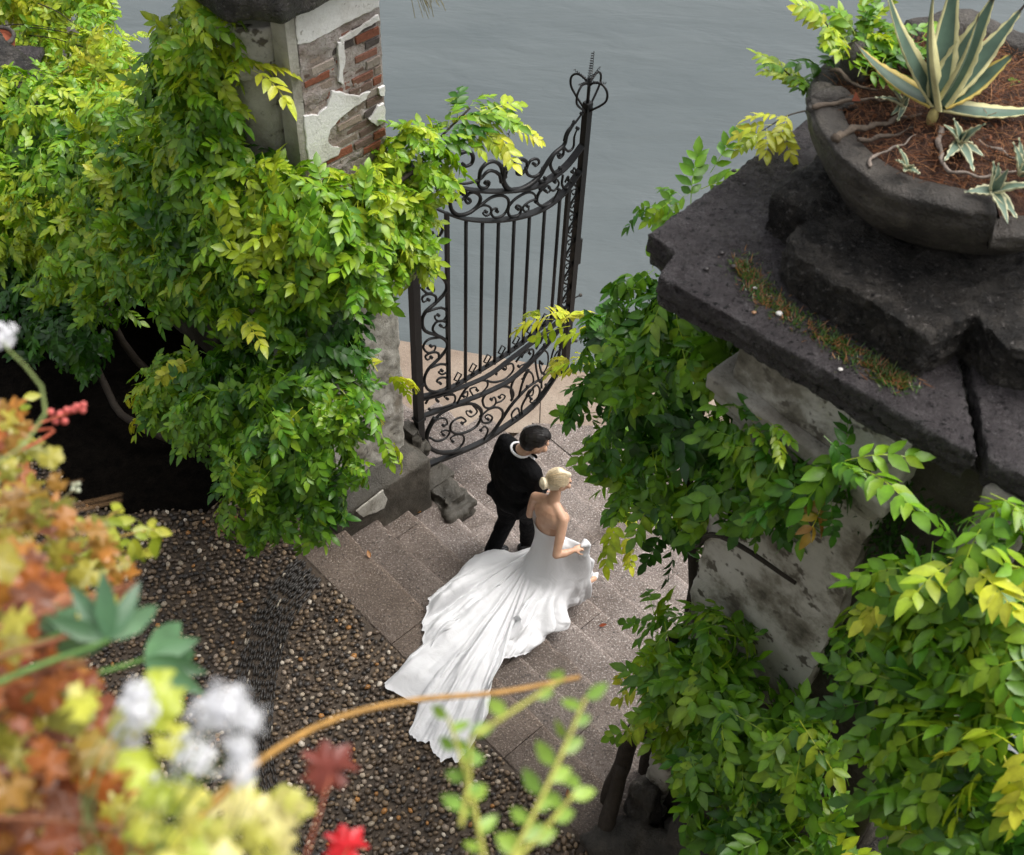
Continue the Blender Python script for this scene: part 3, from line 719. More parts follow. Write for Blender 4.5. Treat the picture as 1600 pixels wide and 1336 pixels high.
def trace(name, L, reg, r, curl=True):
    (x0, y0, k) = reg; pts = [G(x0 + x / k, y0 + y / k) for x, y in L]; P = catmull(pts, 5); n = len(P)
    rad = [r * (1 - .45 * (i / n) ** 2) for i in range(n)]
    o = gtube(name, P, rad, 6)
    if curl:
        b, z = P[-1]; link('scroll_bud', MB().tube([gp(b, z, -.014), gp(b, z, .014)], .014, 8).mesh('scroll_bud'), M_iron, gate)
    return o
ZA, ZT, ZL = (640, 440, 4.453), (670, 220, 6.154), (640, 420, 6.073)
panel_sc = [([(175, 945), (120, 1060), (130, 1140), (200, 1185), (300, 1185), (450, 1150), (560, 1070), (640, 960), (700, 870), (760, 800), (830, 730), (900, 685)], .024),
    ([(165, 970), (230, 910), (330, 865), (430, 850), (490, 880), (500, 930), (470, 1000), (410, 1040), (340, 1060), (290, 1040), (285, 1000), (310, 965), (360, 945), (392, 970), (365, 985)], .016),
    ([(130, 1060), (150, 1000), (200, 955), (250, 955), (262, 990), (235, 1002)], .012), ([(140, 1085), (190, 1110), (250, 1090), (278, 1050), (255, 1035), (220, 1045), (235, 1066)], .012),
    ([(290, 1182), (345, 1155), (378, 1110), (370, 1070), (325, 1065), (285, 1090), (300, 1112)], .012), ([(500, 930), (485, 890), (440, 860), (470, 905), (430, 940), (400, 925), (395, 900), (425, 905)], .010),
    ([(495, 940), (510, 980), (555, 980), (575, 945), (545, 925), (525, 945), (545, 958)], .012), ([(640, 960), (648, 905), (610, 875), (550, 890), (495, 940)], .014),
    ([(520, 1095), (545, 1035), (520, 1008), (495, 1035)], .012), ([(705, 830), (722, 785), (700, 740), (640, 730), (560, 760), (510, 815), (520, 870), (560, 880), (600, 845), (590, 805), (568, 820)], .014),
    ([(715, 820), (705, 740), (740, 660), (800, 620), (850, 640), (860, 700), (820, 730)], .013), ([(600, 845), (640, 830), (665, 800), (640, 785), (625, 805)], .010),
    ([(760, 800), (790, 690), (830, 610), (800, 650), (790, 680)], .013), ([(900, 690), (880, 600), (880, 530), (920, 480), (960, 500), (960, 580), (930, 640)], .012),
    ([(900, 700), (960, 640), (1020, 560), (1050, 460), (1060, 360)], .018), ([(920, 640), (905, 590), (905, 550), (920, 570)], .010),
    ([(790, 940), (780, 870), (830, 780), (880, 720), (905, 760), (880, 830), (840, 840), (845, 815)], .012), ([(810, 800), (830, 760), (860, 750), (855, 790), (830, 795)], .010),
    ([(770, 930), (750, 880), (710, 920), (720, 960), (745, 945)], .011), ([(920, 740), (920, 690), (960, 640), (1000, 640), (985, 690), (950, 720)], .011),
    ([(960, 650), (990, 600), (1010, 520), (1040, 480), (1045, 540), (1010, 590)], .010), ([(980, 560), (1000, 480), (1030, 430), (1050, 460)], .010),
    # band between the two lower rails
    ([(110, 850), (150, 800), (240, 770), (310, 790), (310, 840), (250, 870), (140, 890)], .012), ([(250, 780), (215, 800), (180, 815), (195, 830)], .009), ([(300, 790), (270, 790), (240, 800), (262, 815)], .009),
    ([(330, 850), (380, 760), (450, 700), (530, 690), (540, 730), (480, 790), (400, 840)], .012), ([(350, 800), (400, 765), (400, 800), (375, 798)], .009), ([(440, 790), (420, 750), (460, 735), (470, 755)], .009),
    ([(540, 690), (590, 700), (660, 680), (720, 620), (710, 570), (640, 600), (600, 640)], .012), ([(600, 640), (630, 600), (670, 590), (670, 615), (655, 608)], .009),
    ([(740, 560), (780, 510), (850, 470), (860, 510), (820, 560), (760, 590)], .012), ([(780, 530), (800, 490), (830, 470), (835, 500)], .009), ([(880, 470), (920, 400), (980, 350), (990, 390), (940, 440)], .011), ([(910, 430), (930, 390), (960, 385)], .009)]
for L, r_ in panel_sc: trace('scroll', L, ZA, r_)
top_sc = [([(215, 480), (205, 610), (240, 690), (320, 712), (410, 680), (480, 610), (495, 540), (450, 498), (390, 505), (350, 560), (375, 602), (405, 580), (388, 563)], .017),
    ([(235, 480), (240, 550), (290, 575), (345, 545), (362, 490), (325, 478), (305, 505), (330, 515)], .012), ([(400, 690), (500, 620), (600, 545), (700, 525), (760, 560), (765, 630), (720, 710), (640, 740), (600, 700), (615, 660), (655, 650), (655, 678)], .014),
    ([(430, 670), (520, 620), (590, 640), (595, 695), (550, 722), (520, 695), (548, 682)], .011), ([(770, 620), (765, 700), (810, 735), (870, 705), (888, 645), (850, 620), (835, 645), (855, 655)], .013),
    ([(760, 640), (830, 560), (950, 495), (1020, 520), (1030, 590)], .014), ([(1030, 560), (960, 590), (905, 640), (925, 682), (962, 660), (950, 630)], .011),
    ([(1130, 430), (1060, 500), (1040, 590), (1100, 628), (1180, 590), (1250, 470)], .015), ([(1060, 470), (1140, 430), (1170, 470), (1140, 500), (1120, 480)], .011), ([(1150, 450), (1200, 480), (1250, 420), (1230, 370), (1210, 395)], .011),
    ([(1290, 330), (1280, 420), (1320, 460), (1380, 400), (1420, 330), (1400, 260), (1380, 300)], .012), ([(1310, 400), (1340, 340), (1345, 380)], .010),
    ([(712, 330), (690, 240), (630, 200), (560, 215), (500, 280), (485, 360), (475, 420), (510, 455), (560, 445), (582, 400), (545, 388), (545, 408)], .017), ([(695, 400), (680, 330), (620, 290), (560, 300), (490, 370), (370, 410), (280, 410)], .016),
    ([(722, 240), (715, 380), (760, 460), (830, 480), (920, 450), (1000, 400), (1070, 330), (1110, 260), (1200, 130), (1300, 40), (1330, -60), (1400, -180)], .024),
    ([(730, 350), (760, 260), (830, 195), (900, 180), (945, 210), (935, 270), (880, 325), (845, 310), (860, 275), (888, 288)], .017), ([(930, 255), (950, 320), (1000, 345), (1060, 320), (1100, 268)], .014),
    ([(935, 270), (980, 190), (1040, 175), (1060, 210), (1025, 243), (1010, 222)], .013), ([(1100, 270), (1055, 340), (1070, 395), (1110, 385), (1118, 358)], .015), ([(1200, 140), (1168, 230), (1210, 310), (1270, 285), (1262, 262)], .015),
    ([(1290, 45), (1295, 120), (1260, 165), (1238, 140), (1258, 132)], .013), ([(1290, 50), (1340, 100), (1390, 60), (1400, -40), (1430, -120)], .012), ([(300, 120), (380, 100), (425, 150), (410, 220), (350, 245), (330, 225)], .018), ([(1300, 0), (1330, -90), (1420, -190), (1470, -260)], .012)]
for L, r_ in top_sc: trace('scroll', L, ZT, r_)
left_sc = [([(180, -60), (240, 30), (310, 80), (350, 140), (340, 220), (250, 320), (150, 410), (120, 500), (150, 590), (280, 640), (350, 690), (350, 760), (280, 850), (180, 950), (140, 1050), (170, 1140), (240, 1165), (320, 1150), (372, 1090), (350, 1038), (290, 1035), (258, 1068), (290, 1086)], .017),
    ([(170, 405), (300, 370), (358, 420), (320, 490), (260, 492), (238, 450), (272, 440)], .012), ([(280, 640), (220, 580), (250, 510), (310, 495), (352, 520), (330, 560), (295, 540)], .012), ([(290, 650), (180, 670), (130, 740), (170, 795), (230, 780), (245, 735), (202, 733)], .012),
    ([(280, 850), (270, 800), (210, 795), (150, 830), (170, 865), (205, 840)], .012), ([(200, 940), (290, 905), (362, 920), (360, 970), (310, 1002), (275, 980), (305, 965)], .012), ([(250, 310), (245, 260), (180, 240), (122, 270), (130, 315), (178, 293)], .012), ([(110, 180), (170, 235), (228, 210), (220, 165), (180, 185)], .012)]
for L, r_ in left_sc: trace('scroll', L, ZL, r_)
# the same running scroll up the narrow end panel and above the left column
def running(b0, b1, z0, z1, n, r_):
    P = [((b0 if k % 2 else b1), z0 + (z1 - z0) * k / n) for k in range(n + 1)]; gtube('scroll', catmull(P, 6), r_, 5)
    for k in range(1, n):
        bb, z = P[k]; s_ = 1 if k % 2 else -1; c = (b0 + b1) / 2
        gtube('scroll', [(c + .04 * s_ * math.cos(t) * (1 - t / 9), z + .045 * math.sin(t) * (1 - t / 9)) for t in np.linspace(.3, 6.5, 16)], r_ * .7, 5)
running(6.50, 6.59, .62, 2.2, 11, .010); running(4.82, 5.07, 2.12, 2.7, 3, .014)
# crown on the end post: four bowed loops, tendrils and a coiled spike
def spring(name, p0, p1, r_, turns, wire, n=10):
    p0, p1 = Vector(p0), Vector(p1); d = (p1 - p0).normalized(); u = d.orthogonal().normalized(); w = d.cross(u); P = []
    N = int(turns * n)
    for i in range(N + 1):
        t = i / N; an = t * turns * 2 * math.pi; P.append(p0.lerp(p1, t) + (u * math.cos(an) + w * math.sin(an)) * r_ * (1 - .5 * t))
    return link(name, MB().tube(P, wire, 4).mesh(name), M_iron, gate)
pb = 6.62
for q in range(4):
    an = q * math.pi / 2 + .2; dx, db = math.cos(an), math.sin(an)
    prof = [(0, 2.84), (.05, 2.90), (.12, 2.97), (.17, 3.04), (.17, 3.12), (.12, 3.17), (.05, 3.16), (.01, 3.12)]
    link('crown_loop', MB().tube([AB(GA + dx * r_, pb + db * r_, z) for r_, z in catmull(prof, 5)], .010, 6).mesh('crown_loop', True), M_iron, gate)
    spring('tendril', AB(GA + dx * .02, pb + db * .02, 3.15), AB(GA + dx * .15, pb + db * .15, 3.20), .014, 7, .003)
gtube('crown_stem', [(pb, 2.9), (pb, 3.18)], .014, 8)
spring('spike', AB(GA, pb, 3.15), AB(GA, pb + .01, 3.42), .02, 12, .0035)
bm0, zm0 = 5.72, 2.64
spring('spike', AB(GA, bm0, zm0), AB(GA, bm0 + .02, 3.10), .02, 13, .0035)
for z in (.72, .1):
    bb = 6.66; link('bolt', MB().tube([gp(bb, z), gp(bb + .10, z - .02)], .008, 6).mesh('bolt'), M_iron, gate); link('bolt_knob', rock('bk', gp(bb + .10, z - .02), (.018, .018, .018), 1, None, None, .05, 2).data, M_iron, gate)
for o in [o for o in COL.objects if o.name.startswith('bk')]: bpy.data.objects.remove(o)
for z in (-.1, .45, .9): gbar('collar', 4.715, 4.805, z, z + .03, .045)
gbar('latch_plate', 6.655, 6.70, 1.15, 1.45, .015)
# ================================================================== WISTERIA
def pal_leaf(t):
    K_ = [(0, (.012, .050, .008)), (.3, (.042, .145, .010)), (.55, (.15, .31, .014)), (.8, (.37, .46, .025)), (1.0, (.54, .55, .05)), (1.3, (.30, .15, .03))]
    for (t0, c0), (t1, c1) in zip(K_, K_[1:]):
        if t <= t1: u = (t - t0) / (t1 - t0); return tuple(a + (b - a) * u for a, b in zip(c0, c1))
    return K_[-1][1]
def leaflet(base, d, nrm, L, Wd, fold=.25, droop=.25):
    d = d.normalized(); side = d.cross(nrm).normalized(); up = side.cross(d).normalized()
    def pt(s, w): return base + d * (L * s) + side * (Wd * w) + up * (abs(w) * Wd * fold - droop * L * s * s)
    V = [pt(0, 0), pt(.35, 0), pt(.7, 0), pt(1, 0), pt(.15, .62), pt(.42, 1), pt(.74, .66), pt(.15, -.62), pt(.42, -1), pt(.74, -.66)]
    F = [(0, 1, 4), (1, 5, 4), (1, 2, 5), (2, 6, 5), (2, 3, 6), (0, 7, 1), (1, 7, 8), (1, 8, 2), (2, 8, 9), (2, 9, 3)]
    return V, F
def make_leaf(seed, tone, pairs=5, shape='ovate'):
    """pinnate leaf, unit length along +X, lying in XY with +Z up, arching down"""
    r = random.Random(seed); V, F, C = [], [], []; arch = r.uniform(.25, .6); bend = r.uniform(-.15, .15)
    def rp(s): return Vector((s * (1 - .12 * arch * s), bend * s * s, .12 * math.sin(s * 2.4) - arch * s * s * .5))
    def addp(vs, fs, c):
        o = len(V); V.extend(vs); F.extend([tuple(i + o for i in f) for f in fs]); C.extend(c)
    ribs = [rp(k / 5) for k in range(6)]
    for k in range(5):
        p, q = ribs[k], ribs[k + 1]; w = Vector((0, .008, 0)); cc = tuple(x * 1.2 for x in pal_leaf(min(1, tone + .15)))
        addp([p - w, p + w, q + w, q - w], [(0, 1, 2), (0, 2, 3)], [cc] * 4)
    def put(s, an, sc_):
        t = min(1.3, max(0, tone + r.uniform(-.09, .09))); c = pal_leaf(t); c2 = tuple(x * 1.25 for x in c); v = r.uniform(.82, 1.18)
        d = Vector((math.cos(an), math.sin(an), r.uniform(-.55, .1))); nn = Vector((r.uniform(-.35, .35), r.uniform(-.3, .3), 1))
        vs_, fs_ = leaflet(rp(s), d, nn, .36 * sc_ * r.uniform(.9, 1.1), .092 * sc_ * r.uniform(.9, 1.12), r.uniform(.12, .42), r.uniform(.1, .4))
        cc = [tuple(x * v for x in c2)] * 4 + [tuple(x * v for x in c)] * 6
        addp(vs_, fs_, cc)
    for k in range(pairs):
        s = .22 + .68 * k / (pairs - 1); g = .78 + .28 * math.sin((k + .6) / pairs * math.pi)
        for sd_ in (-1, 1): put(s + r.uniform(-.02, .02), sd_ * r.uniform(.75, 1.1) * (1 - .25 * s), g)
    put(1.0, r.uniform(-.15, .15), 1.08)
    return np.array([v[:] for v in V]), np.array(F), np.array(C)
TONES = [.12, .28, .42, .56, .72, .93, 1.3]
LEAF = {}; LMESH = {}
for ti, t in enumerate(TONES):
    for k in range(6):
        pr_ = [4, 5, 5, 6, 5, 4][k]; LEAF[ti, k] = make_leaf(100 * ti + k, t, pr_)
def leaf_mesh(key, tag_=''):
    if key not in LMESH:
        V, F, C = LEAF[key]; me = mesh_np('wisteria_leaf', V, F, C, True); me.materials.append(M_leaf); LMESH[key] = me
    return LMESH[key]
def frame(d, n):
    d = d.normalized(); s = n.cross(d)
    s = s.normalized() if s.length > 1e-5 else d.orthogonal().normalized()
    n = d.cross(s); return np.array([d[:], s[:], n[:]]).T          # columns X,Y,Z
CAMV = Vector((0, 0, HC))
def grow(blobs, dens, size, tone_fn, seed, droop=.5):
    """leaves over the outside of a heap of clumps; returns list of (pos, 3x3, scale, key, outer)"""
    rd = random.Random(seed); out = []
    cs = [b[0] for b in blobs]; rs = [b[1] for b in blobs]
    for i, (c, r_) in enumerate(blobs):
        n = int(dens * 4 * math.pi * r_ * r_ * .8)
        for _ in range(n):
            v = Vector((rd.gauss(0, 1), rd.gauss(0, 1), rd.gauss(0, 1))).normalized()
            tocam = (CAMV - c).normalized()
            vis = max(v.dot(tocam), v.z * .9)
            if vis < -.15 and rd.random() < .8: continue
            lump = 1 + .28 * noise.noise((c + v * r_) * 3.1 + Vector((seed, 0, 0)))
            inner = rd.random() < .3; rr = r_ * lump * (rd.uniform(.45, .8) if inner else rd.uniform(.82, 1.08))
            p = c + v * rr
            if any(j != i and (p - cs[j]).length < rs[j] * .72 for j in range(len(blobs))): continue
            if p.z < .03 and toab(p)[1] < STEP0: p.z = rd.uniform(.03, .08)
            tang = Vector((rd.gauss(0, 1), rd.gauss(0, 1), rd.gauss(0, 1))); tang = (tang - v * tang.dot(v)).normalized()
            d = v * rd.uniform(.25, .7) + tang * .7 + Vector((0, 0, -droop * rd.uniform(.4, 1.4)))
            nn = v * .7 + Vector((0, 0, .9)) + Vector((rd.gauss(0, .3), rd.gauss(0, .3), rd.gauss(0, .3)))
            sc_ = size * rd.choice([.6, .8, .9, 1, 1, 1.1, 1.25]) * rd.uniform(.9, 1.1); d = d.normalized()
            t = min(1, tone_fn(p, v, rd) + rd.gauss(0, .075))
            if rd.random() < .001: t = 1.3
            ti = min(range(len(TONES)), key=lambda k: abs(TONES[k] - t))
            out.append((p - d * sc_ * .35, frame(d, nn), sc_, (ti, rd.randrange(6)), not inner))
    return out
def shoots(list_, rd_seed, size):
    """single named sprays: (px,py,b or point, direction, tone index, number)"""
    rd = random.Random(rd_seed); out = []
    for (p0, p1, ti, n) in list_:
        for k in range(n):
            t = k / max(1, n - 1); p = p0.lerp(p1, t); ax = (p1 - p0).normalized()
            sd_ = ax.cross(Vector((0, 0, 1))).normalized() * (1 if k % 2 else -1)
            d = ax * rd.uniform(.4, .9) + sd_ * rd.uniform(.3, .9) + Vector((0, 0, rd.uniform(-.4, .15)))
            if k == n - 1: d = ax + Vector((0, 0, -.2))
            out.append((p, frame(d.normalized(), Vector((rd.gauss(0, .3), rd.gauss(0, .3), 1))), size * rd.uniform(.7, 1.05), (ti if rd.random() < .5 else max(0, ti - (1 if rd.random() < .7 else 2)), rd.randrange(6)), True))
    return out
def plant(name, label, cat, base, leaves, stems, group=None, single=300, matl=None):
    root = tag(empty(name, base), label, cat, group)
    pos = np.array([l[0][:] for l in leaves]); px, py, dp = project(pos)
    # the 300 that show largest: front-most leaf of each small patch of view, nearest first
    order = np.argsort(dp); seen = {}; pick = []
    for i in order:
        if not (-20 < px[i] < 1620 and -20 < py[i] < 1356) or not leaves[i][4]: continue
        c = (int(px[i] // 14), int(py[i] // 14))
        if seen.get(c, 0) < 1: seen[c] = 1; pick.append((leaves[i][2] / dp[i], i))
    pick.sort(reverse=True); pick = set(i for _, i in pick[:single])
    VV, FF, CC = [], [], []; off = 0
    inv = Matrix.Translation(root.location).inverted()
    for i, (p, M3, s, key, _) in enumerate(leaves):
        if i in pick:
            o = bpy.data.objects.new('leaf', leaf_mesh(key)); COL.objects.link(o); o.parent = root; o.matrix_parent_inverse = inv
            o.matrix_basis = Matrix.Translation(p) @ Matrix((M3 * s).tolist()).to_4x4()
        else:
            V, F, C = LEAF[key]; VV.append(V @ (M3 * s).T + np.array(p)); FF.append(F + off); off += len(V); CC.append(C)
    if VV:
        o = link('foliage', mesh_np('foliage', np.concatenate(VV), np.concatenate(FF), np.concatenate(CC), True), M_leaf, root); o['kind'] = 'stuff'
    for pts, r_ in stems:
        P = catmull([Vector(q) for q in pts], 5)
        P = [Vector(q) + noise.noise_vector(Vector(q) * 3) * r_ * .8 for q in P]
        link('stem', MB().tube(P, [r_ * (1 - .5 * k / len(P)) for k in range(len(P))], 7, (.035, .027, .02)).mesh('stem', True), M_wood, root)
    return root
def blob(px, py, b, rpx):
    p = atb(px, py, b); return (p, rpx * depth(p) / FPX)
def patch(p, f, seed): return noise.noise(p * f + Vector((seed * 3.3, 0, 0)))

# --- vine over the garden wall, far left
B1 = [blob(*q) for q in [(20, 190, 3.9, 85), (110, 200, 3.85, 80), (200, 210, 3.8, 75), (30, 290, 3.6, 75), (120, 300, 3.5, 85), (210, 300, 3.5, 80), (60, 370, 3.35, 65), (150, 390, 3.3, 75), (230, 400, 3.3, 70),
      (-40, 240, 3.8, 80), (160, 455, 3.15, 45), (110, 440, 3.2, 50), (-30, 350, 3.4, 60)]]
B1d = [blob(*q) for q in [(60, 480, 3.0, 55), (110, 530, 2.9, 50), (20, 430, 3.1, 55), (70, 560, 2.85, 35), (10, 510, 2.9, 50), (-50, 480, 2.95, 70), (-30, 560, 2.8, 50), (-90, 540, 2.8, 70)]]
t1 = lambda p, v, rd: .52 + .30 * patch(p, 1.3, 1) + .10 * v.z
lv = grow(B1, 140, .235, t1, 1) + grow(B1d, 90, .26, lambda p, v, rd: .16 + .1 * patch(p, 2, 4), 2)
plant('wisteria_vine', 'wisteria sprawling over the low garden wall at the far left', 'vine', AB(-9.5, 3.6, 0), lv,
      [([AB(-9.3, 3.5, 0), AB(-9.2, 3.4, .6), AB(-9.0, 3.5, 1.3)], .05), ([AB(-8.2, 3.4, .1), AB(-8.6, 3.3, .8), AB(-8.9, 3.6, 1.6)], .04)])
# --- vine climbing the left pillar and hanging to the ground
B2 = [blob(*q) for q in [(322, 30, 3.5, 40), (310, 80, 3.5, 48), (325, 140, 3.48, 46), (290, 60, 3.6, 40), (300, 130, 3.6, 65), (335, 205, 3.5, 52), (260, 200, 3.7, 70), (320, 270, 3.6, 85), (400, 300, 3.55, 80), (250, 320, 3.55, 70), (330, 370, 3.45, 80), (430, 380, 3.5, 85),
      (480, 330, 3.6, 65), (520, 400, 3.7, 75), (560, 330, 3.95, 60), (590, 400, 4.1, 50), (620, 310, 4.45, 60), (650, 250, 4.6, 45), (630, 380, 4.35, 50), (660, 300, 4.6, 40), (300, 430, 3.4, 60),
      (380, 455, 3.4, 55), (470, 455, 3.55, 55)]]
B3 = [blob(*q) for q in [(430, 560, 3.42, 55), (500, 520, 3.55, 60), (540, 560, 3.6, 34), (345, 585, 3.15, 42), (280, 600, 3.0, 50), (390, 630, 3.1, 80), (480, 630, 3.25, 80), (540, 640, 3.4, 40), (330, 650, 3.0, 55),
      (430, 715, 3.0, 75), (510, 705, 3.2, 52), (390, 780, 2.88, 50), (460, 785, 2.98, 52), (505, 765, 3.12, 40), (405, 825, 2.82, 26), (250, 620, 2.95, 35)]]
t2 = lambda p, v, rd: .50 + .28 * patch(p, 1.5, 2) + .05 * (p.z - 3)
t3 = lambda p, v, rd: .42 + .26 * patch(p, 1.5, 3)
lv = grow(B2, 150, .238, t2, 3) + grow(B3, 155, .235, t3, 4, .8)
lv += shoots([(atb(300, 560, 3.0), atb(205, 620, 2.85), 5, 9), (atb(310, 600, 3.0), atb(215, 655, 2.8), 5, 6), (atb(660, 240, 4.7), atb(735, 165, 5.2), 3, 12), (atb(700, 195, 5.0), atb(800, 205, 5.35), 5, 8), (atb(735, 165, 5.2), atb(770, 175, 5.3), 4, 6),
              (atb(350, 420, 3.25), atb(290, 435, 3.15), 5, 4), (atb(370, 470, 3.25), atb(385, 500, 3.1), 5, 4), (atb(360, 90, 3.6), atb(395, 110, 3.6), 5, 4), (atb(580, 660, 3.6), atb(610, 690, 3.7), 5, 3), (atb(590, 580, 3.7), atb(625, 590, 3.9), 5, 3)], 5, .3)
plant('wisteria_vine', 'wisteria climbing the left gate pillar and trailing down to the cobbles', 'vine', AB(-6.9, 3.5, 0), lv,
      [([AB(-7.0, 3.5, 0), AB(-6.9, 3.4, 1), AB(-6.8, 3.55, 2.2), AB(-6.75, 3.65, 3.4), AB(-6.6, 3.6, 4.6)], .06), ([AB(-7.1, 3.4, .05), AB(-7.5, 3.0, .25), AB(-8.0, 2.9, .3), AB(-8.6, 3.1, .6), AB(-8.9, 3.4, 1.2)], .045),
       ([atb(620, 300, 4.45), atb(680, 225, 4.85), atb(735, 168, 5.2)], .012), ([AB(-6.7, 3.5, 2), AB(-6.1, 3.5, 3), AB(-5.6, 4.1, 3.5), AB(-5.55, 4.5, 3.6)], .03)])
# --- vine on the inner side of the right pillar
B4 = [blob(*q) for q in [(1010, 465, 4.3, 45), (1080, 490, 4.15, 55), (960, 545, 4.4, 48), (1035, 560, 4.2, 62), (1110, 570, 4.0, 55), (945, 620, 4.4, 42), (1020, 650, 4.2, 62), (1110, 650, 4.0, 62), (1185, 690, 3.75, 45), (975, 700, 4.35, 42),
      (1070, 730, 4.1, 60), (1155, 745, 3.8, 52), (1040, 795, 4.2, 34), (1105, 790, 4.0, 40), (1215, 740, 3.65, 36), (990, 760, 4.35, 30)]]
B4b = [blob(*q) for q in [(1290, 710, 3.62, 34), (1335, 745, 3.58, 34), (1260, 765, 3.62, 36), (1205, 790, 3.68, 42), (1290, 775, 3.62, 34), (1170, 815, 3.72, 30)]]
t4 = lambda p, v, rd: .36 + .22 * patch(p, 1.6, 5)
lv = grow(B4, 135, .27, t4, 6, .7) + grow(B4b, 75, .25, lambda p, v, rd: .33, 16, .6)
lv += shoots([(atb(930, 570, 4.5), atb(880, 560, 4.7), 5, 6), (atb(920, 520, 4.5), atb(840, 490, 4.8), 5, 7), (atb(960, 790, 4.35), atb(975, 830, 4.3), 5, 3), (atb(1020, 420, 4.4), atb(1110, 270, 4.75), 3, 7), (atb(1040, 800, 4.2), atb(1045, 850, 4.1), 1, 4), (atb(1320, 720, 3.55), atb(1350, 735, 3.5), 3, 2)], 7, .32)
lv += shoots([(atb(1160, 650, 3.72), atb(1172, 662, 3.68), 5, 2), (atb(1200, 660, 3.66), atb(1208, 676, 3.62), 5, 2)], 17, .17)
plant('wisteria_vine', 'dark green wisteria bulging from the gate side of the right pillar', 'vine', AB(-2.45, 4.2, -.3), lv,
      [([AB(-2.42, 4.1, -.45), AB(-2.45, 4.0, 1), AB(-2.4, 4.1, 2.2), AB(-2.7, 4.2, 3.2), AB(-2.8, 4.3, 4.0)], .05), ([AB(-2.4, 4.0, 3), AB(-2.1, 3.7, 3.7), AB(-1.6, 3.68, 3.85)], .02)])
# --- vine at the foot of the right pillar
B5 = [blob(*q) for q in [(1055, 1000, 3.62, 38), (1110, 1000, 3.6, 42), (1060, 1070, 3.55, 48), (1125, 1075, 3.5, 50), (1045, 1130, 3.55, 30), (1170, 1120, 3.45, 50), (1110, 1170, 3.4, 52), (1190, 1190, 3.38, 58), (1265, 1170, 3.4, 42), (1150, 1260, 3.3, 55), (1235, 1265, 3.3, 60), (1190, 1330, 3.2, 55), (1130, 1330, 3.3, 40), (1270, 1330, 3.2, 50)]]
t5 = lambda p, v, rd: .47 + .16 * patch(p, 2.0, 6)
lv = grow(B5, 130, .275, t5, 8, .6)
lv += shoots([(atb(1060, 1080, 3.5), atb(990, 1060, 3.6), 5, 5), (atb(1050, 1110, 3.45), atb(1000, 1130, 3.5), 5, 6), (atb(1040, 1040, 3.5), atb(1010, 1040, 3.6), 4, 3), (atb(1250, 1330, 3.1), atb(1290, 1340, 3.1), 5, 3), (atb(1030, 990, 3.6), atb(1022, 960, 3.7), 3, 3)], 9, .32)
plant('wisteria_vine', 'wisteria with yellowing tips around the foot of the right pillar', 'vine', AB(-2.3, 3.6, 0), lv,
      [([AB(-2.42, 3.60, .1), AB(-2.40, 3.66, .8), AB(-2.34, 3.74, 1.6), AB(-2.22, 3.72, 2.5)], .075), ([AB(-2.1, 3.3, 0), AB(-2.25, 3.45, .3), AB(-2.40, 3.62, .7)], .085)])
# --- vine on the right edge
B6 = [blob(*q) for q in [(1475, 895, 3.35, 42), (1570, 835, 3.4, 42), (1415, 950, 3.3, 58), (1510, 960, 3.3, 72), (1590, 900, 3.35, 60), (1390, 1050, 3.22, 58), (1480, 1060, 3.15, 78), (1580, 1040, 3.15, 78), (1410, 1140, 3.12, 60), (1510, 1160, 3.02, 82), (1600, 1170, 3.0, 72), (1445, 1235, 3.02, 62),
      (1540, 1270, 2.92, 76), (1480, 1320, 2.95, 50), (1600, 1320, 2.9, 62)]]
t6 = lambda p, v, rd: .49 + .20 * patch(p, 1.8, 7)
lv = grow(B6, 135, .265, t6, 10, .6)
lv += shoots([(atb(1440, 900, 3.3), atb(1375, 930, 3.3), 5, 5), (atb(1480, 870, 3.3), atb(1520, 890, 3.2), 5, 4), (atb(1600, 1150, 2.85), atb(1540, 1210, 2.8), 5, 5)], 11, .33)
plant('wisteria_vine', 'lush green wisteria filling the right edge beside the pillar', 'vine', AB(-.8, 3.4, 0), lv,
      [([AB(-.8, 3.5, 0), AB(-.75, 3.4, 1.5), AB(-.7, 3.4, 3), AB(-.75, 3.5, 4.4)], .05)])
# --- sprigs behind the bowl
lv = shoots([(atz(1350, 90, 5.95), atz(1400, 60, 6.0), 2, 9), (atz(1340, 120, 5.95), atz(1385, 95, 6.0), 3, 8), (atz(1320, 100, 5.9), atz(1345, 30, 6.0), 4, 7), (atz(1400, 110, 5.95), atz(1440, 60, 6.0), 3, 7), (atz(1260, 140, 5.6), atz(1225, 110, 5.8), 4, 7), (atz(1320, 70, 5.9), atz(1290, 35, 6.05), 5, 8), (atz(1340, 75, 5.9), atz(1360, 45, 6.0), 4, 6), (atz(1230, 180, 5.3), atz(1190, 205, 5.3), 5, 6), (atz(1270, 150, 5.5), atz(1290, 105, 5.8), 2, 9), (atz(1300, 120, 5.7), atz(1330, 60, 5.9), 3, 7),
             (atz(1545, 110, 5.9), atz(1620, 150, 5.8), 5, 6), (atz(1080, 300, 5.1), atz(1020, 325, 5.0), 3, 5)], 12, .2)
plant('wisteria_sprig', 'bright young wisteria shoots behind the stone bowl', 'vine', atz(1270, 165, 5.3), lv,
      [([atz(1270, 175, 5.2), atz(1262, 145, 5.5), atz(1225, 110, 5.8)], .006), ([atz(1300, 150, 5.3), atz(1318, 90, 5.7), atz(1290, 35, 6.05)], .006), ([atz(1265, 172, 5.2), atz(1230, 182, 5.25), atz(1190, 205, 5.3)], .005)])
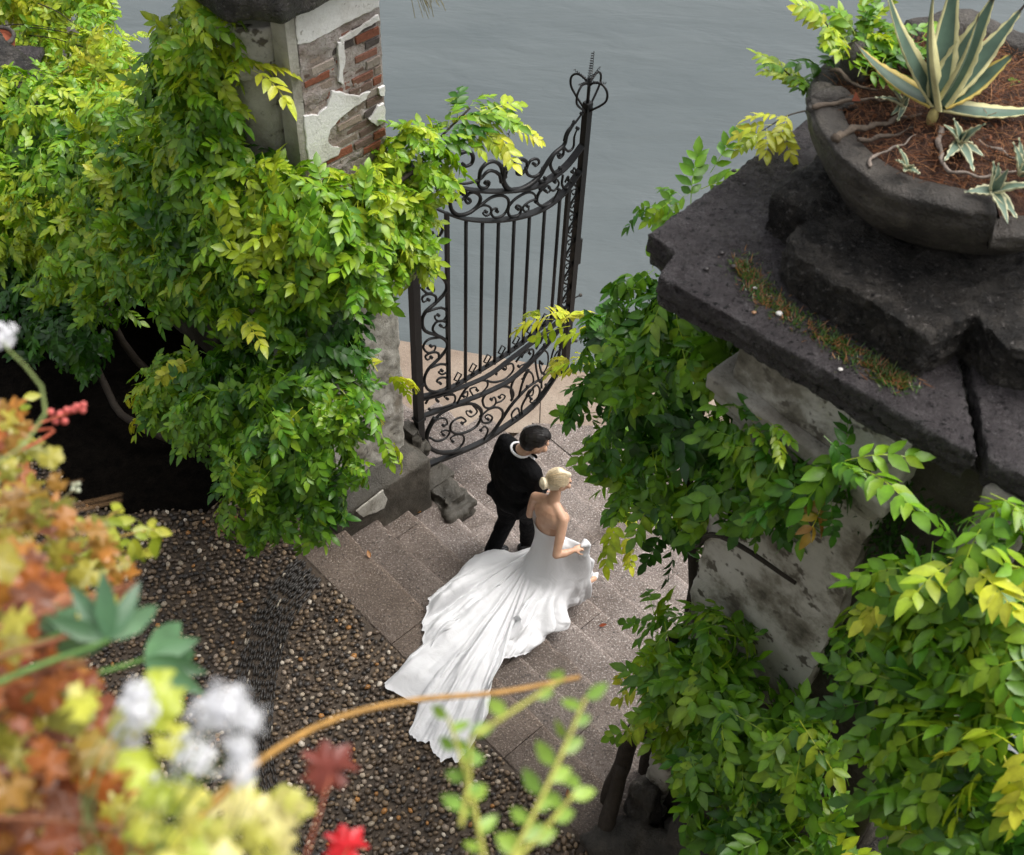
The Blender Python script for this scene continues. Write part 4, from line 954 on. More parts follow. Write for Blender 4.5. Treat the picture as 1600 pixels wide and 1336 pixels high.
# --- yellowing hedge beyond the wall, top left
B7 = [blob(*q) for q in [(40, 30, 5.4, 60), (110, 30, 5.5, 50), (90, 90, 5.2, 55), (160, 90, 5.1, 40), (30, 100, 5.0, 45), (150, 50, 5.3, 35), (190, 130, 4.9, 40), (60, -30, 5.6, 50), (130, -20, 5.7, 40), (-20, 60, 5.3, 50), (230, 140, 4.7, 30)]]
lv = grow(B7, 80, .26, lambda p, v, rd: .70 + .3 * patch(p, 1.4, 9), 13, .4)
lv += shoots([(atb(120, 20, 5.4), atb(165, 18, 5.5), 4, 5), (atb(160, 70, 5.2), atb(215, 52, 5.3), 4, 6), (atb(190, 110, 5.0), atb(212, 95, 5.1), 5, 5)], 14, .2)
hp = AB(-11.5, 5.2, -.2)
plant('creeper_bush', 'yellow green creeper bush over the water at the top left', 'bush', hp, lv,
      [([hp, hp + Vector((.1, .1, .6)), hp + Vector((.3, .2, 1.2))], .04)] + [([atb(x0, y0, 5.0), atb((x0 + x1) / 2, (y0 + y1) / 2 - 4, 5.0), atb(x1, y1, 5.05)], .007) for x0, y0, x1, y1 in [(30, 42, 130, 58), (40, 55, 125, 72), (60, 5, 120, 40), (120, 70, 190, 105), (0, 40, 90, 45)]])
struct('rock_shore', MB().abbox(-16, -9.5, 4.4, 6.2, -2.3, -.3), M_plinth)
# terracotta pot and slab on the wall, cut by the left edge
pot = tag(empty('terracotta_pot', atb(-2, 62, 4.3)), 'terracotta pot with grey rim cut by the left edge', 'pot')
pc = atb(-4, 66, 4.5); mb = MB(); n = 24; prof = [(.0, -.22), (.13, -.22), (.17, -.05), (.19, .02), (.2, .06), (.17, .07), (.16, .02), (0, .0)]
V = [(pc.x + r_ * math.cos(2 * math.pi * i / n), pc.y + r_ * math.sin(2 * math.pi * i / n), pc.z + z) for i in range(n) for r_, z in prof]; m = len(prof)
mb.add(V, [(i * m + j, ((i + 1) % n) * m + j, ((i + 1) % n) * m + j + 1, i * m + j + 1) for i in range(n) for j in range(m - 1)]); link('pot_body', mb.mesh('pot', True), M_terra, pot)
link('pot_rim', MB().tube([(pc.x + .185 * math.cos(t), pc.y + .185 * math.sin(t), pc.z + .06) for t in np.linspace(0, 6.283, 25)], .025, 6, (.3, .3, .32)).mesh('pot_rim', True), M_bowl, pot)
pc2 = pc - Vector((0, 0, .5)); 
sl = tag(empty('stone_pier', pc2), 'dark stone pier carrying the terracotta pot at the left edge', 'pier')
link('pier_shaft', MB().prism([(pc.x - .25, pc.y - .25), (pc.x + .25, pc.y - .25), (pc.x + .25, pc.y + .25), (pc.x - .25, pc.y + .25)], -1, pc.z - .30).mesh('s'), M_plinth, sl)
link('pier_cap', solid(MB().prism([(pc.x - .3, pc.y - .34), (pc.x + .36, pc.y - .34), (pc.x + .36, pc.y + .3), (pc.x - .3, pc.y + .3)], pc.z - .33, pc.z - .225).mesh('s'), .02, .02, 5, 3, 1), M_dark, sl)
# ================================================================== PEOPLE
def sph(mb, c, r, n=14, m=9):
    """ellipsoid: r is a number or three axis vectors"""
    c = Vector(c); ax = [Vector((r, 0, 0)), Vector((0, r, 0)), Vector((0, 0, r))] if not hasattr(r, '__len__') else r
    V = [c + ax[2]]; 
    for j in range(1, m):
        th = math.pi * j / m
        for i in range(n):
            ph = 2 * math.pi * i / n; V.append(c + ax[0] * (math.sin(th) * math.cos(ph)) + ax[1] * (math.sin(th) * math.sin(ph)) + ax[2] * math.cos(th))
    V.append(c - ax[2]); L = len(V) - 1
    F = [(0, 1 + i, 1 + (i + 1) % n) for i in range(n)] + [(1 + (j - 1) * n + i, 1 + j * n + i, 1 + j * n + (i + 1) % n, 1 + (j - 1) * n + (i + 1) % n) for j in range(1, m - 1) for i in range(n)] + [(L, 1 + (m - 2) * n + (i + 1) % n, 1 + (m - 2) * n + i) for i in range(n)]
    mb.add(V, F)
def limb(mb, pts, rad, n=12):
    """a chain of tapering rounded segments"""
    pts = [Vector(p) for p in pts]
    for p, r_ in zip(pts, rad): sph(mb, p, r_)
    for i in range(len(pts) - 1): mb.tube([pts[i], pts[i + 1]], [rad[i], rad[i + 1]], n)
def hand(mb, wrist, d, palm_n, s=1.0, curl=.5):
    d = Vector(d).normalized(); n_ = Vector(palm_n).normalized(); side = d.cross(n_).normalized()
    sph(mb, wrist + d * .045 * s, [d * .045 * s, side * .036 * s, n_ * .016 * s])
    for k, (o, L) in enumerate([(-.028, .055), (-.010, .066), (.009, .062), (.026, .048)]):
        p = wrist + d * .082 * s + side * o * s; q = p + (d * math.cos(curl * .6) + n_ * math.sin(curl * .6)) * L * .5 * s; e = q + (d * math.cos(curl * 1.8) + n_ * math.sin(curl * 1.8)) * L * .5 * s
        limb(mb, [p, q, e], [.0085 * s, .008 * s, .007 * s], 8)
    p = wrist + d * .03 * s - side * .03 * s; limb(mb, [p, p + (d * .6 - side * .6 + n_ * .4) * .035 * s, p + (d * .9 - side * .5 + n_ * .7) * .058 * s], [.011 * s, .009 * s, .008 * s], 8)
def head_shapes(mb, c, f, up, s=1.0):
    """skull, jaw, nose, ears, brow; f = facing, up = crown direction"""
    f = Vector(f).normalized(); up = (Vector(up) - f * Vector(up).dot(f)).normalized(); r_ = f.cross(up).normalized()
    sph(mb, c + up * .015 * s - f * .008 * s, [f * .098 * s, r_ * .076 * s, up * .100 * s])
    sph(mb, c - up * .045 * s + f * .030 * s, [f * .060 * s, r_ * .056 * s, up * .072 * s])
    sph(mb, c - up * .098 * s + f * .060 * s, [f * .024 * s, r_ * .028 * s, up * .020 * s])
    limb(mb, [c + f * .088 * s + up * .005 * s, c + f * .108 * s - up * .030 * s], [.010 * s, .014 * s], 8)
    sph(mb, c + f * .086 * s - up * .062 * s, [f * .014 * s, r_ * .024 * s, up * .010 * s])
    for q in (-1, 1):
        sph(mb, c + r_ * q * .077 * s - f * .010 * s - up * .012 * s, [f * .020 * s, r_ * .009 * s, up * .032 * s])
        sph(mb, c + r_ * q * .034 * s + f * .080 * s - up * .045 * s, [f * .02 * s, r_ * .026 * s, up * .026 * s])
        limb(mb, [c + f * .088 * s + r_ * .012 * q * s + up * .018 * s, c + f * .075 * s + r_ * .045 * q * s + up * .020 * s], [.010 * s, .009 * s], 8)
    return f, up, r_
def organic(name, mb, voxel, mat, parent, smooth=3, amp=0, freq=6): return link(name, solid(mb.mesh(name), voxel, amp, freq, 3, smooth), mat, parent)
def eyes(c, f, up, r_, s, parent):
    for q in (-1, 1):
        mb = MB(); sph(mb, c + r_ * q * .032 * s + f * .083 * s - up * .002 * s, [f * .009 * s, r_ * .013 * s, up * .007 * s], 8, 6); link('eye', mb.mesh('eye', True), M_hair_d, parent)

# ---------------------------------------------------------------- groom
gr = tag(empty('person', AB(-4.82, 4.9, -.5)), 'man in a black suit with slicked dark hair walking down the steps', 'person')
P = AB
hc_ = P(-4.685, 4.955, 1.135); fg, ug, rg = Vector((.93, .25, -.30)), Vector((.15, .1, 1)), None
mb = MB(); f_, u_, r_ = head_shapes(mb, hc_, fg, ug, 1.16)
limb(mb, [hc_ - u_ * .07 - f_ * .02, P(-4.77, 4.885, .98), P(-4.785, 4.86, .86)], [.058, .062, .09])
# hidden limbs under the clothes keep the body one figure
limb(mb, [P(-4.785, 4.86, .86), P(-4.79, 4.85, .6), P(-4.80, 4.83, .40)], [.10, .11, .11])
for s_, (sh, el, wr) in {-1: (P(-4.955, 4.885, .925), P(-5.0, 4.82, .62), P(-4.985, 4.86, .37)), 1: (P(-4.595, 4.87, .875), P(-4.53, 4.85, .59), P(-4.60, 5.03, .60))}.items():
    limb(mb, [P(-4.785, 4.86, .86), sh, el, wr], [.06, .045, .036, .028])
hand(mb, P(-4.985, 4.86, .37), P(.0, .05, -.12), P(.1, .02, .02), 1.05, .6)
hand(mb, P(-4.60, 5.03, .60), P(.0, .12, .02), P(-.05, .0, -.1), 1.05, .9)
for hip, kn, an in ((P(-4.88, 4.84, .36), P(-4.86, 4.86, -.02), P(-4.86, 4.66, -.36)), (P(-4.72, 4.85, .36), P(-4.755, 5.02, -.04), P(-4.80, 5.06, -.50))):
    limb(mb, [P(-4.80, 4.83, .40), hip, kn, an], [.10, .07, .05, .04])
organic('body', mb, .009, M_skin, gr, 2)
eyes(hc_, f_, u_, r_, 1.1, gr)
mb = MB()   # jacket
sph(mb, P(-4.785, 4.845, .74), [P(.205, 0, 0), P(0, .135, .0), Vector((0, 0, .20))]); sph(mb, P(-4.795, 4.84, .52), [P(.19, 0, 0), P(0, .135, 0), Vector((0, 0, .22))])
sph(mb, P(-4.80, 4.82, .40), [P(.205, 0, 0), P(0, .15, 0), Vector((0, 0, .13))])
limb(mb, [P(-4.95, 4.885, .925), P(-4.785, 4.865, .915), P(-4.60, 4.86, .865)], [.080, .10, .082])
limb(mb, [P(-4.955, 4.885, .92), P(-4.995, 4.82, .62), P(-4.985, 4.855, .39)], [.080, .070, .056])
sph(mb, P(-4.87, 4.84, .62), [P(.14, 0, 0), P(0, .125, 0), Vector((0, 0, .30))])
limb(mb, [P(-4.595, 4.87, .86), P(-4.53, 4.85, .59), P(-4.60, 5.01, .60)], [.078, .066, .05])
mb.prism([P(-5.0, 4.72, 0), P(-4.60, 4.72, 0), P(-4.60, 4.95, 0), P(-5.0, 4.95, 0)], .33, .46)
limb(mb, [P(-4.80, 4.85, .88), P(-4.778, 4.87, .955)], [.10, .072])
jk = organic('jacket', mb, .011, M_suit, gr, 3, .008, 7)
mb = MB()
for sgn in (-1, 1):   # lapels over the chest
    mb.add([P(-4.785 + sgn * .02, 4.985, .70), P(-4.785 + sgn * .115, 4.975, .82), P(-4.785 + sgn * .075, 4.955, .95), P(-4.785 + sgn * .045, 4.985, .90)], [(0, 1, 2, 3)])
sub('lapel', mb.mesh('lapel'), M_suit, jk).matrix_parent_inverse = (jk.matrix_parent_inverse @ jk.matrix_basis).inverted() @ jk.matrix_parent_inverse
mb = MB()   # trousers
sph(mb, P(-4.80, 4.83, .36), [P(.175, 0, 0), P(0, .135, 0), Vector((0, 0, .13))])
limb(mb, [P(-4.88, 4.84, .34), P(-4.86, 4.86, -.02), P(-4.86, 4.67, -.36)], [.105, .082, .068]); limb(mb, [P(-4.72, 4.85, .34), P(-4.755, 5.01, -.03), P(-4.80, 5.055, -.47)], [.105, .08, .066])
organic('trousers', mb, .012, M_suit, gr, 3, .008, 8)
for c, d in ((P(-4.86, 4.66, -.40), P(.02, .12, -.02)), (P(-4.80, 5.06, -.555), P(.02, .12, 0))):
    mb = MB(); limb(mb, [c - d * .5, c + d * .5, c + d * 1.3], [.042, .045, .036]); organic('shoe', mb, .010, M_shoe, gr, 2)
# collar, shirt front, bow tie
mb = MB(); mb.tube([P(-4.772 + .078 * math.sin(t), 4.878 + .072 * math.cos(t), .998 + .022 * math.cos(t + 2.4)) for t in np.linspace(0, 6.283, 21)], .011, 6)
link('shirt_collar', mb.mesh('shirt_collar', True), M_shirt, gr)
mb = MB(); sph(mb, P(-4.70, 4.915, .905), [P(.05, 0, 0), P(0, .05, 0), Vector((0, 0, .07))]); link('shirt_front', mb.mesh('shirt_front', True), M_shirt, gr)
bt = P(-4.69, 4.94, .972); mb = MB()
for sgn in (-1, 1): sph(mb, bt + P(.035 * sgn, 0, 0), [P(.03, 0, 0), P(0, .012, 0), Vector((0, 0, .02))], 8, 6)
sph(mb, bt, .013, 8, 6); organic('bow_tie', mb, .005, M_suit, gr, 1)
mb = MB()   # hair: short sides, slicked-back top
sph(mb, hc_ + u_ * .032 - f_ * .026, [f_ * .116, r_ * .100, u_ * .106]); sph(mb, hc_ + u_ * .010 - f_ * .055, [f_ * .080, r_ * .095, u_ * .100])
sph(mb, hc_ + u_ * .085 + f_ * .045, [f_ * .062, r_ * .066, u_ * .042]); sph(mb, hc_ + u_ * .098 + f_ * .005, [f_ * .075, r_ * .070, u_ * .036]); sph(mb, hc_ + u_ * .075 + f_ * .085 + r_ * .01, [f_ * .030, r_ * .050, u_ * .026])
hr = solid(mb.mesh('hair'), .006, 0, 1, 0, 3)
for v in hr.vertices:
    q = v.co - hc_; v.co += u_ * (noise.noise(Vector((q.dot(r_) * 90, q.dot(f_) * 9, 0))) * .003)
ghair = link('hair', hr, M_hair_d, gr)

# ---------------------------------------------------------------- bride
br = tag(empty('person', AB(-4.25, 4.85, -.6)), 'woman in a strapless white wedding dress with a low blonde bun', 'person')
hb = P(-4.338, 4.905, .985); fb = Vector((.94, .33, -.16)); ub = Vector((.1, .1, 1))
mb = MB(); f2, u2, r2 = head_shapes(mb, hb, fb, ub, .97)
nb_ = P(-4.325, 4.835, .775)
limb(mb, [hb - u2 * .06 - f2 * .02, P(-4.328, 4.862, .87), nb_], [.046, .046, .058])
sph(mb, P(-4.305, 4.795, .66), [P(.158, 0, 0), P(0, .098, .012), Vector((0, 0, .135))]); sph(mb, P(-4.29, 4.778, .52), [P(.138, 0, 0), P(0, .096, 0), Vector((0, 0, .15))]); sph(mb, P(-4.30, 4.775, .60), [P(.11, 0, 0), P(0, .085, 0), Vector((0, 0, .15))])
sph(mb, P(-4.275, 4.765, .42), [P(.108, 0, 0), P(0, .088, 0), Vector((0, 0, .12))]); sph(mb, P(-4.25, 4.785, .24), [P(.155, 0, 0), P(0, .125, 0), Vector((0, 0, .15))])
for q in (-1, 1):   # shoulder blades, bust
    sph(mb, P(-4.308 + q * .075, 4.742, .66), [P(.05, 0, 0), P(0, .022, 0), Vector((0, 0, .075))]); sph(mb, P(-4.305 + q * .07, 4.872, .60), .062)
limb(mb, [P(-4.475, 4.785, .735), P(-4.39, 4.81, .765), nb_, P(-4.25, 4.815, .76), P(-4.165, 4.80, .725)], [.044, .047, .052, .047, .044])
eR, wR = P(-4.075, 4.655, .455), P(-4.02, 4.795, .445)
limb(mb, [P(-4.165, 4.80, .72), P(-4.115, 4.725, .585), eR, P(-4.045, 4.72, .45), wR], [.047, .041, .034, .034, .023])
hand(mb, wR, P(.03, .10, .0), P(-.3, .1, -.9), .9, 1.3)
eL, wL = P(-4.515, 4.775, .46), P(-4.57, 4.95, .55)
limb(mb, [P(-4.475, 4.785, .73), P(-4.50, 4.78, .59), eL, wL], [.046, .040, .034, .024]); hand(mb, wL, P(-.02, .1, .03), P(.2, 0, -1), .9, .9)
for q, kn, an in ((-1, P(-4.30, 4.86, -.15), P(-4.30, 4.80, -.52)), (1, P(-4.16, 5.0, -.15), P(-4.128, 5.165, -.52))):
    limb(mb, [P(-4.25 + q * .07, 4.79, .2), kn, an, an + P(0, .10, -.045)], [.09, .058, .034, .026])
organic('body', mb, .0075, M_skin, br, 2)
eyes(hb, f2, u2, r2, .97, br)
mb = MB()   # hair drawn back into a bun
sph(mb, hb + u2 * .020 - f2 * .022, [f2 * .098, r2 * .084, u2 * .100]); sph(mb, hb - f2 * .050 - u2 * .005, [f2 * .065, r2 * .072, u2 * .075])
limb(mb, [hb + f2 * .06 + u2 * .075 + r2 * .02, hb + u2 * .10 - f2 * .02, hb - f2 * .095 + u2 * .01], [.022, .035, .034])
hr = solid(mb.mesh('hair'), .006, 0, 1, 0, 2)
for v in hr.vertices:
    q = v.co - hb; v.co += q.normalized() * math.sin(q.dot(r2) * 300 + q.dot(u2) * 60) * .0016
ho = link('hair', hr, M_hair_l, br)
mb = MB(); bn = hb - f2 * .122 - u2 * .012
sph(mb, bn, [f2 * .048, r2 * .050, u2 * .050])
for k in range(3): mb.tube([bn - f2 * (.018 + .008 * k) + (r2 * math.cos(t) + u2 * math.sin(t)) * (.042 - .012 * k) for t in np.linspace(0, 6.283, 19)], .012, 6)
sub('bun', solid(mb.mesh('bun'), .005, 0, 1, 0, 1), M_hair_l, ho).matrix_parent_inverse = ho.matrix_parent_inverse.inverted() @ ho.matrix_parent_inverse
def strands(c, f, u, r, ax, a0, a1, n, pole, th, col, parent, mat, seed):
    rd = random.Random(seed); mb = MB()
    for k in range(n):
        al = rd.uniform(-1.75, 1.75); P_ = []
        for j in range(9):
            t = a0 + (a1 - a0) * j / 8 + rd.uniform(-.01, .01); al2 = al * (1 - .25 * j / 8) + .03 * math.sin(j + k)
            d = f * math.cos(t) * ax[0] + (u * math.cos(al2) * ax[2] + r * math.sin(al2) * ax[1]) * math.sin(t)
            P_.append(c + d * rd.uniform(1.0, 1.025))
        v = rd.uniform(.6, 1.2); mb.tube(P_, th, 3, tuple(x * v for x in col))
    o = sub('hair_strands', mb.mesh('hair_strands'), mat, parent); o['kind'] = 'stuff'; return o
M_strand = col_mat('hair_strand', .38, .5)
strands(hb + u2 * .020 - f2 * .022, f2, u2, r2, (.100, .087, .103), .55, 2.75, 170, None, .0011, (.66, .54, .36), ho, M_strand, 1)
strands(hc_ + u_ * .030 - f_ * .024, f_, u_, r_, (.119, .103, .111), .35, 2.5, 150, None, .0010, (.011, .008, .0065), ghair, M_strand, 2)
for q in (-1, 1):
    mb = MB(); e = hb + r2 * q * .078 - u2 * .048; mb.tube([e, e - Vector((0, 0, .03))], .003, 6); sph(mb, e - Vector((0, 0, .034)), .006, 8, 6); link('earring', mb.mesh('earring', True), M_steel, br)
# shoe: pointed white heel under the hem
tv = P(-4.128, 5.165, -.52); d = P(-.02, .115, 0)
mb = MB(); limb(mb, [tv + P(0, -.02, -.03), tv + d * .5 + Vector((0, 0, -.05)), tv + d * 1.1 + Vector((0, 0, -.062)), tv + d * 1.55 + Vector((0, 0, -.068))], [.030, .038, .034, .009]); limb(mb, [tv + P(0, -.03, -.03), tv + P(0, -.035, -.075)], [.012, .005], 8)
organic('shoe', mb, .007, M_shirt, br, 2)
mb = MB(); limb(mb, [P(-4.30, 4.78, -.55), P(-4.30, 4.86, -.575), P(-4.30, 4.93, -.58)], [.03, .032, .012]); organic('shoe', mb, .008, M_shirt, br, 2)
# dress: bodice, skirt and train in one lofted sheet
def gslope(b): return 0.0 if b < STEP0 else -(b - STEP0) * RISE / TREAD
def gnd(px, py, lift=.02):
    z = 0.0
    for _ in range(30): p = atz(px, py, z + lift); z = .5 * z + .5 * gslope(toab(p)[1])
    return atz(px, py, z + lift)
TH = [0, 30, 60, 90, 108, 122, 136, 148, 160, 170, 180, 188, 195, 202, 209, 216, 223, 231, 240, 254, 272, 292, 312, 336]
hem_px = [None, (914, 912), (900, 938), (878, 962), (850, 995), (820, 1021), (788, 1030), (758, 1034), (750, 1062), (751, 1100), (742, 1150), (722, 1184), (692, 1187), (668, 1165), (640, 1148), (657, 1108), (600, 1072), (646, 1044), (664, 1030), (660, 985), (668, 950), (684, 925), (705, 905), (760, 872)]
def ring(c, ra, rb_f, rb_b, zf=None):
    out = []
    for t in TH:
        t = R(t); rb = rb_f if math.cos(t) > 0 else rb_b; p = c + P(ra * math.sin(t), rb * math.cos(t), 0)
        if zf: p.z += zf * math.cos(t)
        out.append(p)
    return out
top = ring(P(-4.30, 4.785, .595), .166, .155, .108, .055)
r_bust = ring(P(-4.295, 4.785, .53), .153, .14, .108, .03)
r_w = ring(P(-4.275, 4.765, .41), .128, .105, .104)
r_h = ring(P(-4.25, 4.785, .23), .172, .145, .165)
r_k = ring(P(-4.235, 4.80, .02), .225, .23, .30)
r_h[1], r_h[2], r_h[3] = P(-4.03, 4.93, .38), P(-3.985, 4.90, .31), P(-4.05, 4.80, .22)
r_k[1], r_k[2], r_k[3] = P(-4.02, 5.01, .12), P(-3.96, 4.965, .08), P(-3.99, 4.83, .0)
hem = []
for t, q in zip(TH, hem_px): hem.append(gnd(*q) if q else P(-4.24, 5.16, -.6))
hem[0] = P(-4.24, 5.10, -.55); hem[1] = P(-4.07, 5.05, -.42)
hem[-1] = P(-4.42, 4.86, -.50); hem[-2] = gnd(765, 868)
def mixr(A, Bq, t, lift, k=1.0):
    out = []
    for p, q, th in zip(A, Bq, TH):
        m_ = p.lerp(q, t); g_ = gslope(toab(m_)[1]); far = (q - p).length
        zz = p.z + (q.z - p.z) * (1 - (1 - t) ** (1 + .9 * min(1.6, far)))
        m_.z = max(g_ + lift, zz); out.append(m_)
    return out
rings = [top, r_bust, r_w, r_h, r_k, mixr(r_k, hem, .25, .10), mixr(r_k, hem, .5, .07), mixr(r_k, hem, .75, .05), hem]
# gather: narrow the train half way along, as the cloth bunches on the steps
NA, NR = 18, 16
RG = [catmull(rg_, NA, True) for rg_ in rings]; M_ = len(RG[0])
grid = [catmull([RG[k][i] for k in range(len(RG))], NR) for i in range(M_)]; NT = len(grid[0])
V = np.array(grid)                                     # M_, NT, 3
tt = np.linspace(0, 8, NT)
ang = np.arange(M_) / M_ * 2 * math.pi
def fold(u, t):
    amp = np.clip((t - 3.6) / 3.2, 0, 1)
    w1 = np.sin(u * 17 + 1.1 * np.sin(t * .8)) * .020 + np.sin(u * 29 + 2.0 + .9 * np.sin(t * 1.1)) * .007 + np.sin(u * 9 + 1.0 + t * .3) * .024
    return w1 * amp
# normals by finite differences
du = np.roll(V, -1, 0) - np.roll(V, 1, 0); dv = np.gradient(V, axis=1); N = np.cross(du, dv); N /= np.linalg.norm(N, axis=2, keepdims=True) + 1e-9
if N[:, 5 * NR, 2].mean() < 0: N = -N
disp = np.array([[fold(ang[i], tt[j]) for j in range(NT)] for i in range(M_)])
# big soft pleats down the train
for i in range(M_):
    for j in range(NT):
        p = Vector(V[i, j]); far = np.clip((tt[j] - 4.5) / 2, 0, 1)
        disp[i, j] += .02 * far + far * (.17 * max(0, noise.noise(Vector((ang[i] * 6.0, tt[j] * .5, 3.3)))) + .025 * abs(noise.noise(Vector((ang[i] * 16, tt[j] * .9, 1)))) + .035 * noise.noise(p * 4) + .014 * (abs(noise.noise(p * 11)) - .2) + .006 * noise.noise(p * 26))
        if tt[j] > 7.4: disp[i, j] *= max(.25, (8 - tt[j]) / .6)
V = V + N * disp[:, :, None]
for i in range(M_):                                     # uneven, fluttering hem
    for j in range(NT):
        if tt[j] > 6.6:
            k_ = (tt[j] - 6.6) / 1.4; out_ = V[i, j] - V[i, int(NT * .7)]; L_ = np.linalg.norm(out_[:2]) + 1e-6
            V[i, j, :2] += out_[:2] / L_ * k_ * k_ * min(1, L_ * 2) * (.060 * noise.noise(Vector((ang[i] * 9, 0, 2))) + .025 * noise.noise(Vector((ang[i] * 24, 0, 5))))
            V[i, j, 2] += k_ * .03 * abs(noise.noise(Vector((ang[i] * 16, 0, 8))))
for i in range(M_):
    for j in range(NT):
        a_, b_ = toab(V[i, j]); g_ = max(gslope(b_), stepz(b_)) + (.03 if tt[j] < 7.9 else .022)
        if V[i, j, 2] < g_: V[i, j, 2] = g_
F = [(i * NT + j, ((i + 1) % M_) * NT + j, ((i + 1) % M_) * NT + j + 1, i * NT + j + 1) for i in range(M_) for j in range(NT - 1)]
dr = link('dress', mesh_np('dress', V.reshape(-1, 3), F), M_dress, br)
# bunch of cloth lifted in the hand
mb = MB(); hp_ = wR + P(.02, .09, -.01)
for k in range(7):
    an = k * .9; e = hp_ + P(.02 * math.cos(an), .03 + .03 * math.sin(an), -.02)
    limb(mb, [hp_ + P(0, -.02, .02), hp_ + P(.03 * math.cos(an), .05, .01 + .02 * math.sin(an)), e + Vector((0, 0, -.10)), P(-4.15 + .02 * k, 4.98 + .015 * k, .0), P(-4.16 + .02 * k, 5.02, -.28)], [.010, .017, .022, .03, .03])
sub('gathered_fold', solid(mb.mesh('gathered_fold'), .012, .006, 12, 1, 2), M_dress, dr).matrix_parent_inverse = Matrix.Identity(4)
# ================================================================== FOREGROUND PLANTS ON THE BALCONY EDGE
def fan_leaf(lobes, depth_, n=40, cup=.15, teeth=0, seed=0):
    r = random.Random(seed); V = [(0, 0, 0)]; ph = r.uniform(-.1, .1)
    for ring_ in (.5, 1.0):
        for i in range(n):
            t = -2.7 + 5.4 * i / (n - 1); rad = (1 - depth_ * (.5 - .5 * math.cos((t + ph) * lobes / 5.4 * 2 * math.pi + math.pi)) + teeth * math.sin(i * 2.2)) * (1 - .12 * abs(t) / 2.7)
            rad *= ring_; V.append((rad * math.cos(t), rad * math.sin(t), -cup * rad * rad + .08 * math.sin(t * lobes) * rad))
    F = [(0, 1 + i, 2 + i) for i in range(n - 1)] + [(1 + i, 1 + n + i, 2 + n + i) for i in range(n - 1)] + [(1 + i, 2 + n + i, 2 + i) for i in range(n - 1)]
    return np.array(V), np.array(F)
def obov_leaf(seed=0):
    V, F = leaflet(Vector((0, 0, 0)), Vector((1, 0, 0)), Vector((0, 0, 1)), 1, .26, .2, .2); return np.array([v[:] for v in V]), np.array(F)
FCACHE = {}
def fleaf(kind, seed, c):
    key = (kind, seed, tuple(round(x, 3) for x in c))
    if key not in FCACHE:
        if kind == 'maple': V, F = fan_leaf(5, .34, 44, .18, .05, seed)
        elif kind == 'round': V, F = fan_leaf(5, .16, 36, .2, .03, seed)
        elif kind == 'obov': V, F = obov_leaf(seed)
        elif kind == 'finger':
            V, F = obov_leaf(seed); V = V * np.array([1, .62, 1])
        r = np.hypot(V[:, 0], V[:, 1])[:, None]; r = r / r.max(); vein = np.array(c) * 1.25
        me = mesh_np(kind, V, F, np.clip(np.array(c) * r + vein * (1 - r), 0, 1), True); me.materials.append(M_leaf); FCACHE[key] = me
    return FCACHE[key]
def put_leaf(root, kind, seed, c, p, size, d, n_, name='leaf'):
    o = bpy.data.objects.new(name, fleaf(kind, seed, c)); COL.objects.link(o); o.parent = root; o.matrix_parent_inverse = Matrix.Translation(root.location).inverted()
    o.matrix_basis = Matrix.Translation(p) @ Matrix((frame(d, n_) * size).tolist()).to_4x4(); return o
def stalk(root, pts, r_, c, name='stem'):
    P_ = catmull([Vector(q) for q in pts], 6); link(name, MB().tube(P_, [r_ * (1 - .4 * k / len(P_)) for k in range(len(P_))], 7, c).mesh(name, True), M_stem, root)
def ledge(x, dy=0): return Vector((x, .25 + dy, 8.05))
rf = random.Random(77)
def facing(p, k=.7): return (CAMV - p).normalized() * k + Vector((rf.gauss(0, .3), rf.gauss(0, .3), 1 - k + rf.gauss(0, .2)))
def rdir():
    a_ = rf.uniform(0, 6.28); return Vector((math.cos(a_), math.sin(a_), rf.uniform(-.4, .2)))
OR = [(.32, .10, .02), (.22, .06, .02), (.40, .17, .03), (.16, .055, .025), (.30, .20, .03)]
OL = [(.28, .24, .03), (.36, .33, .05), (.20, .20, .025), (.30, .16, .03)]
RE = [(.45, .03, .02), (.35, .025, .02)]
LI = [(.45, .46, .06), (.38, .44, .05), (.55, .52, .12)]
# coral bells: rust and orange lobed leaves
hx = tag(empty('coral_bells', ledge(-1.0)), 'blurred rust and orange lobed leaves filling the lower left corner', 'plant')
for k in range(270):
    for _ in range(50):
        px, py = rf.uniform(-40, 270), rf.uniform(860, 1380)
        if px < 60 + (py - 860) * .42 and px < 235: break
    d = rf.uniform(1.7, 2.6); p = atd(px, py, d); c = rf.choices(OR + RE + OL, [5, 5, 4, 5, 3, .25, .25, 3, 1.5, 2, 2])[0]
    put_leaf(hx, rf.choice(['maple', 'maple', 'round']), rf.randrange(4), c, p, rf.uniform(18, 42) * d / FPX, rdir(), facing(p))
for k in range(14):
    px, py, d = rf.uniform(0, 220), rf.uniform(900, 1330), rf.uniform(1.7, 2.2); p = atd(px, py, d)
    stalk(hx, [ledge(-1.0 + rf.uniform(-.3, .3)), (ledge(-.9) + p) / 2 + Vector((0, .1, .08)), p], .004, (.25, .1, .05))
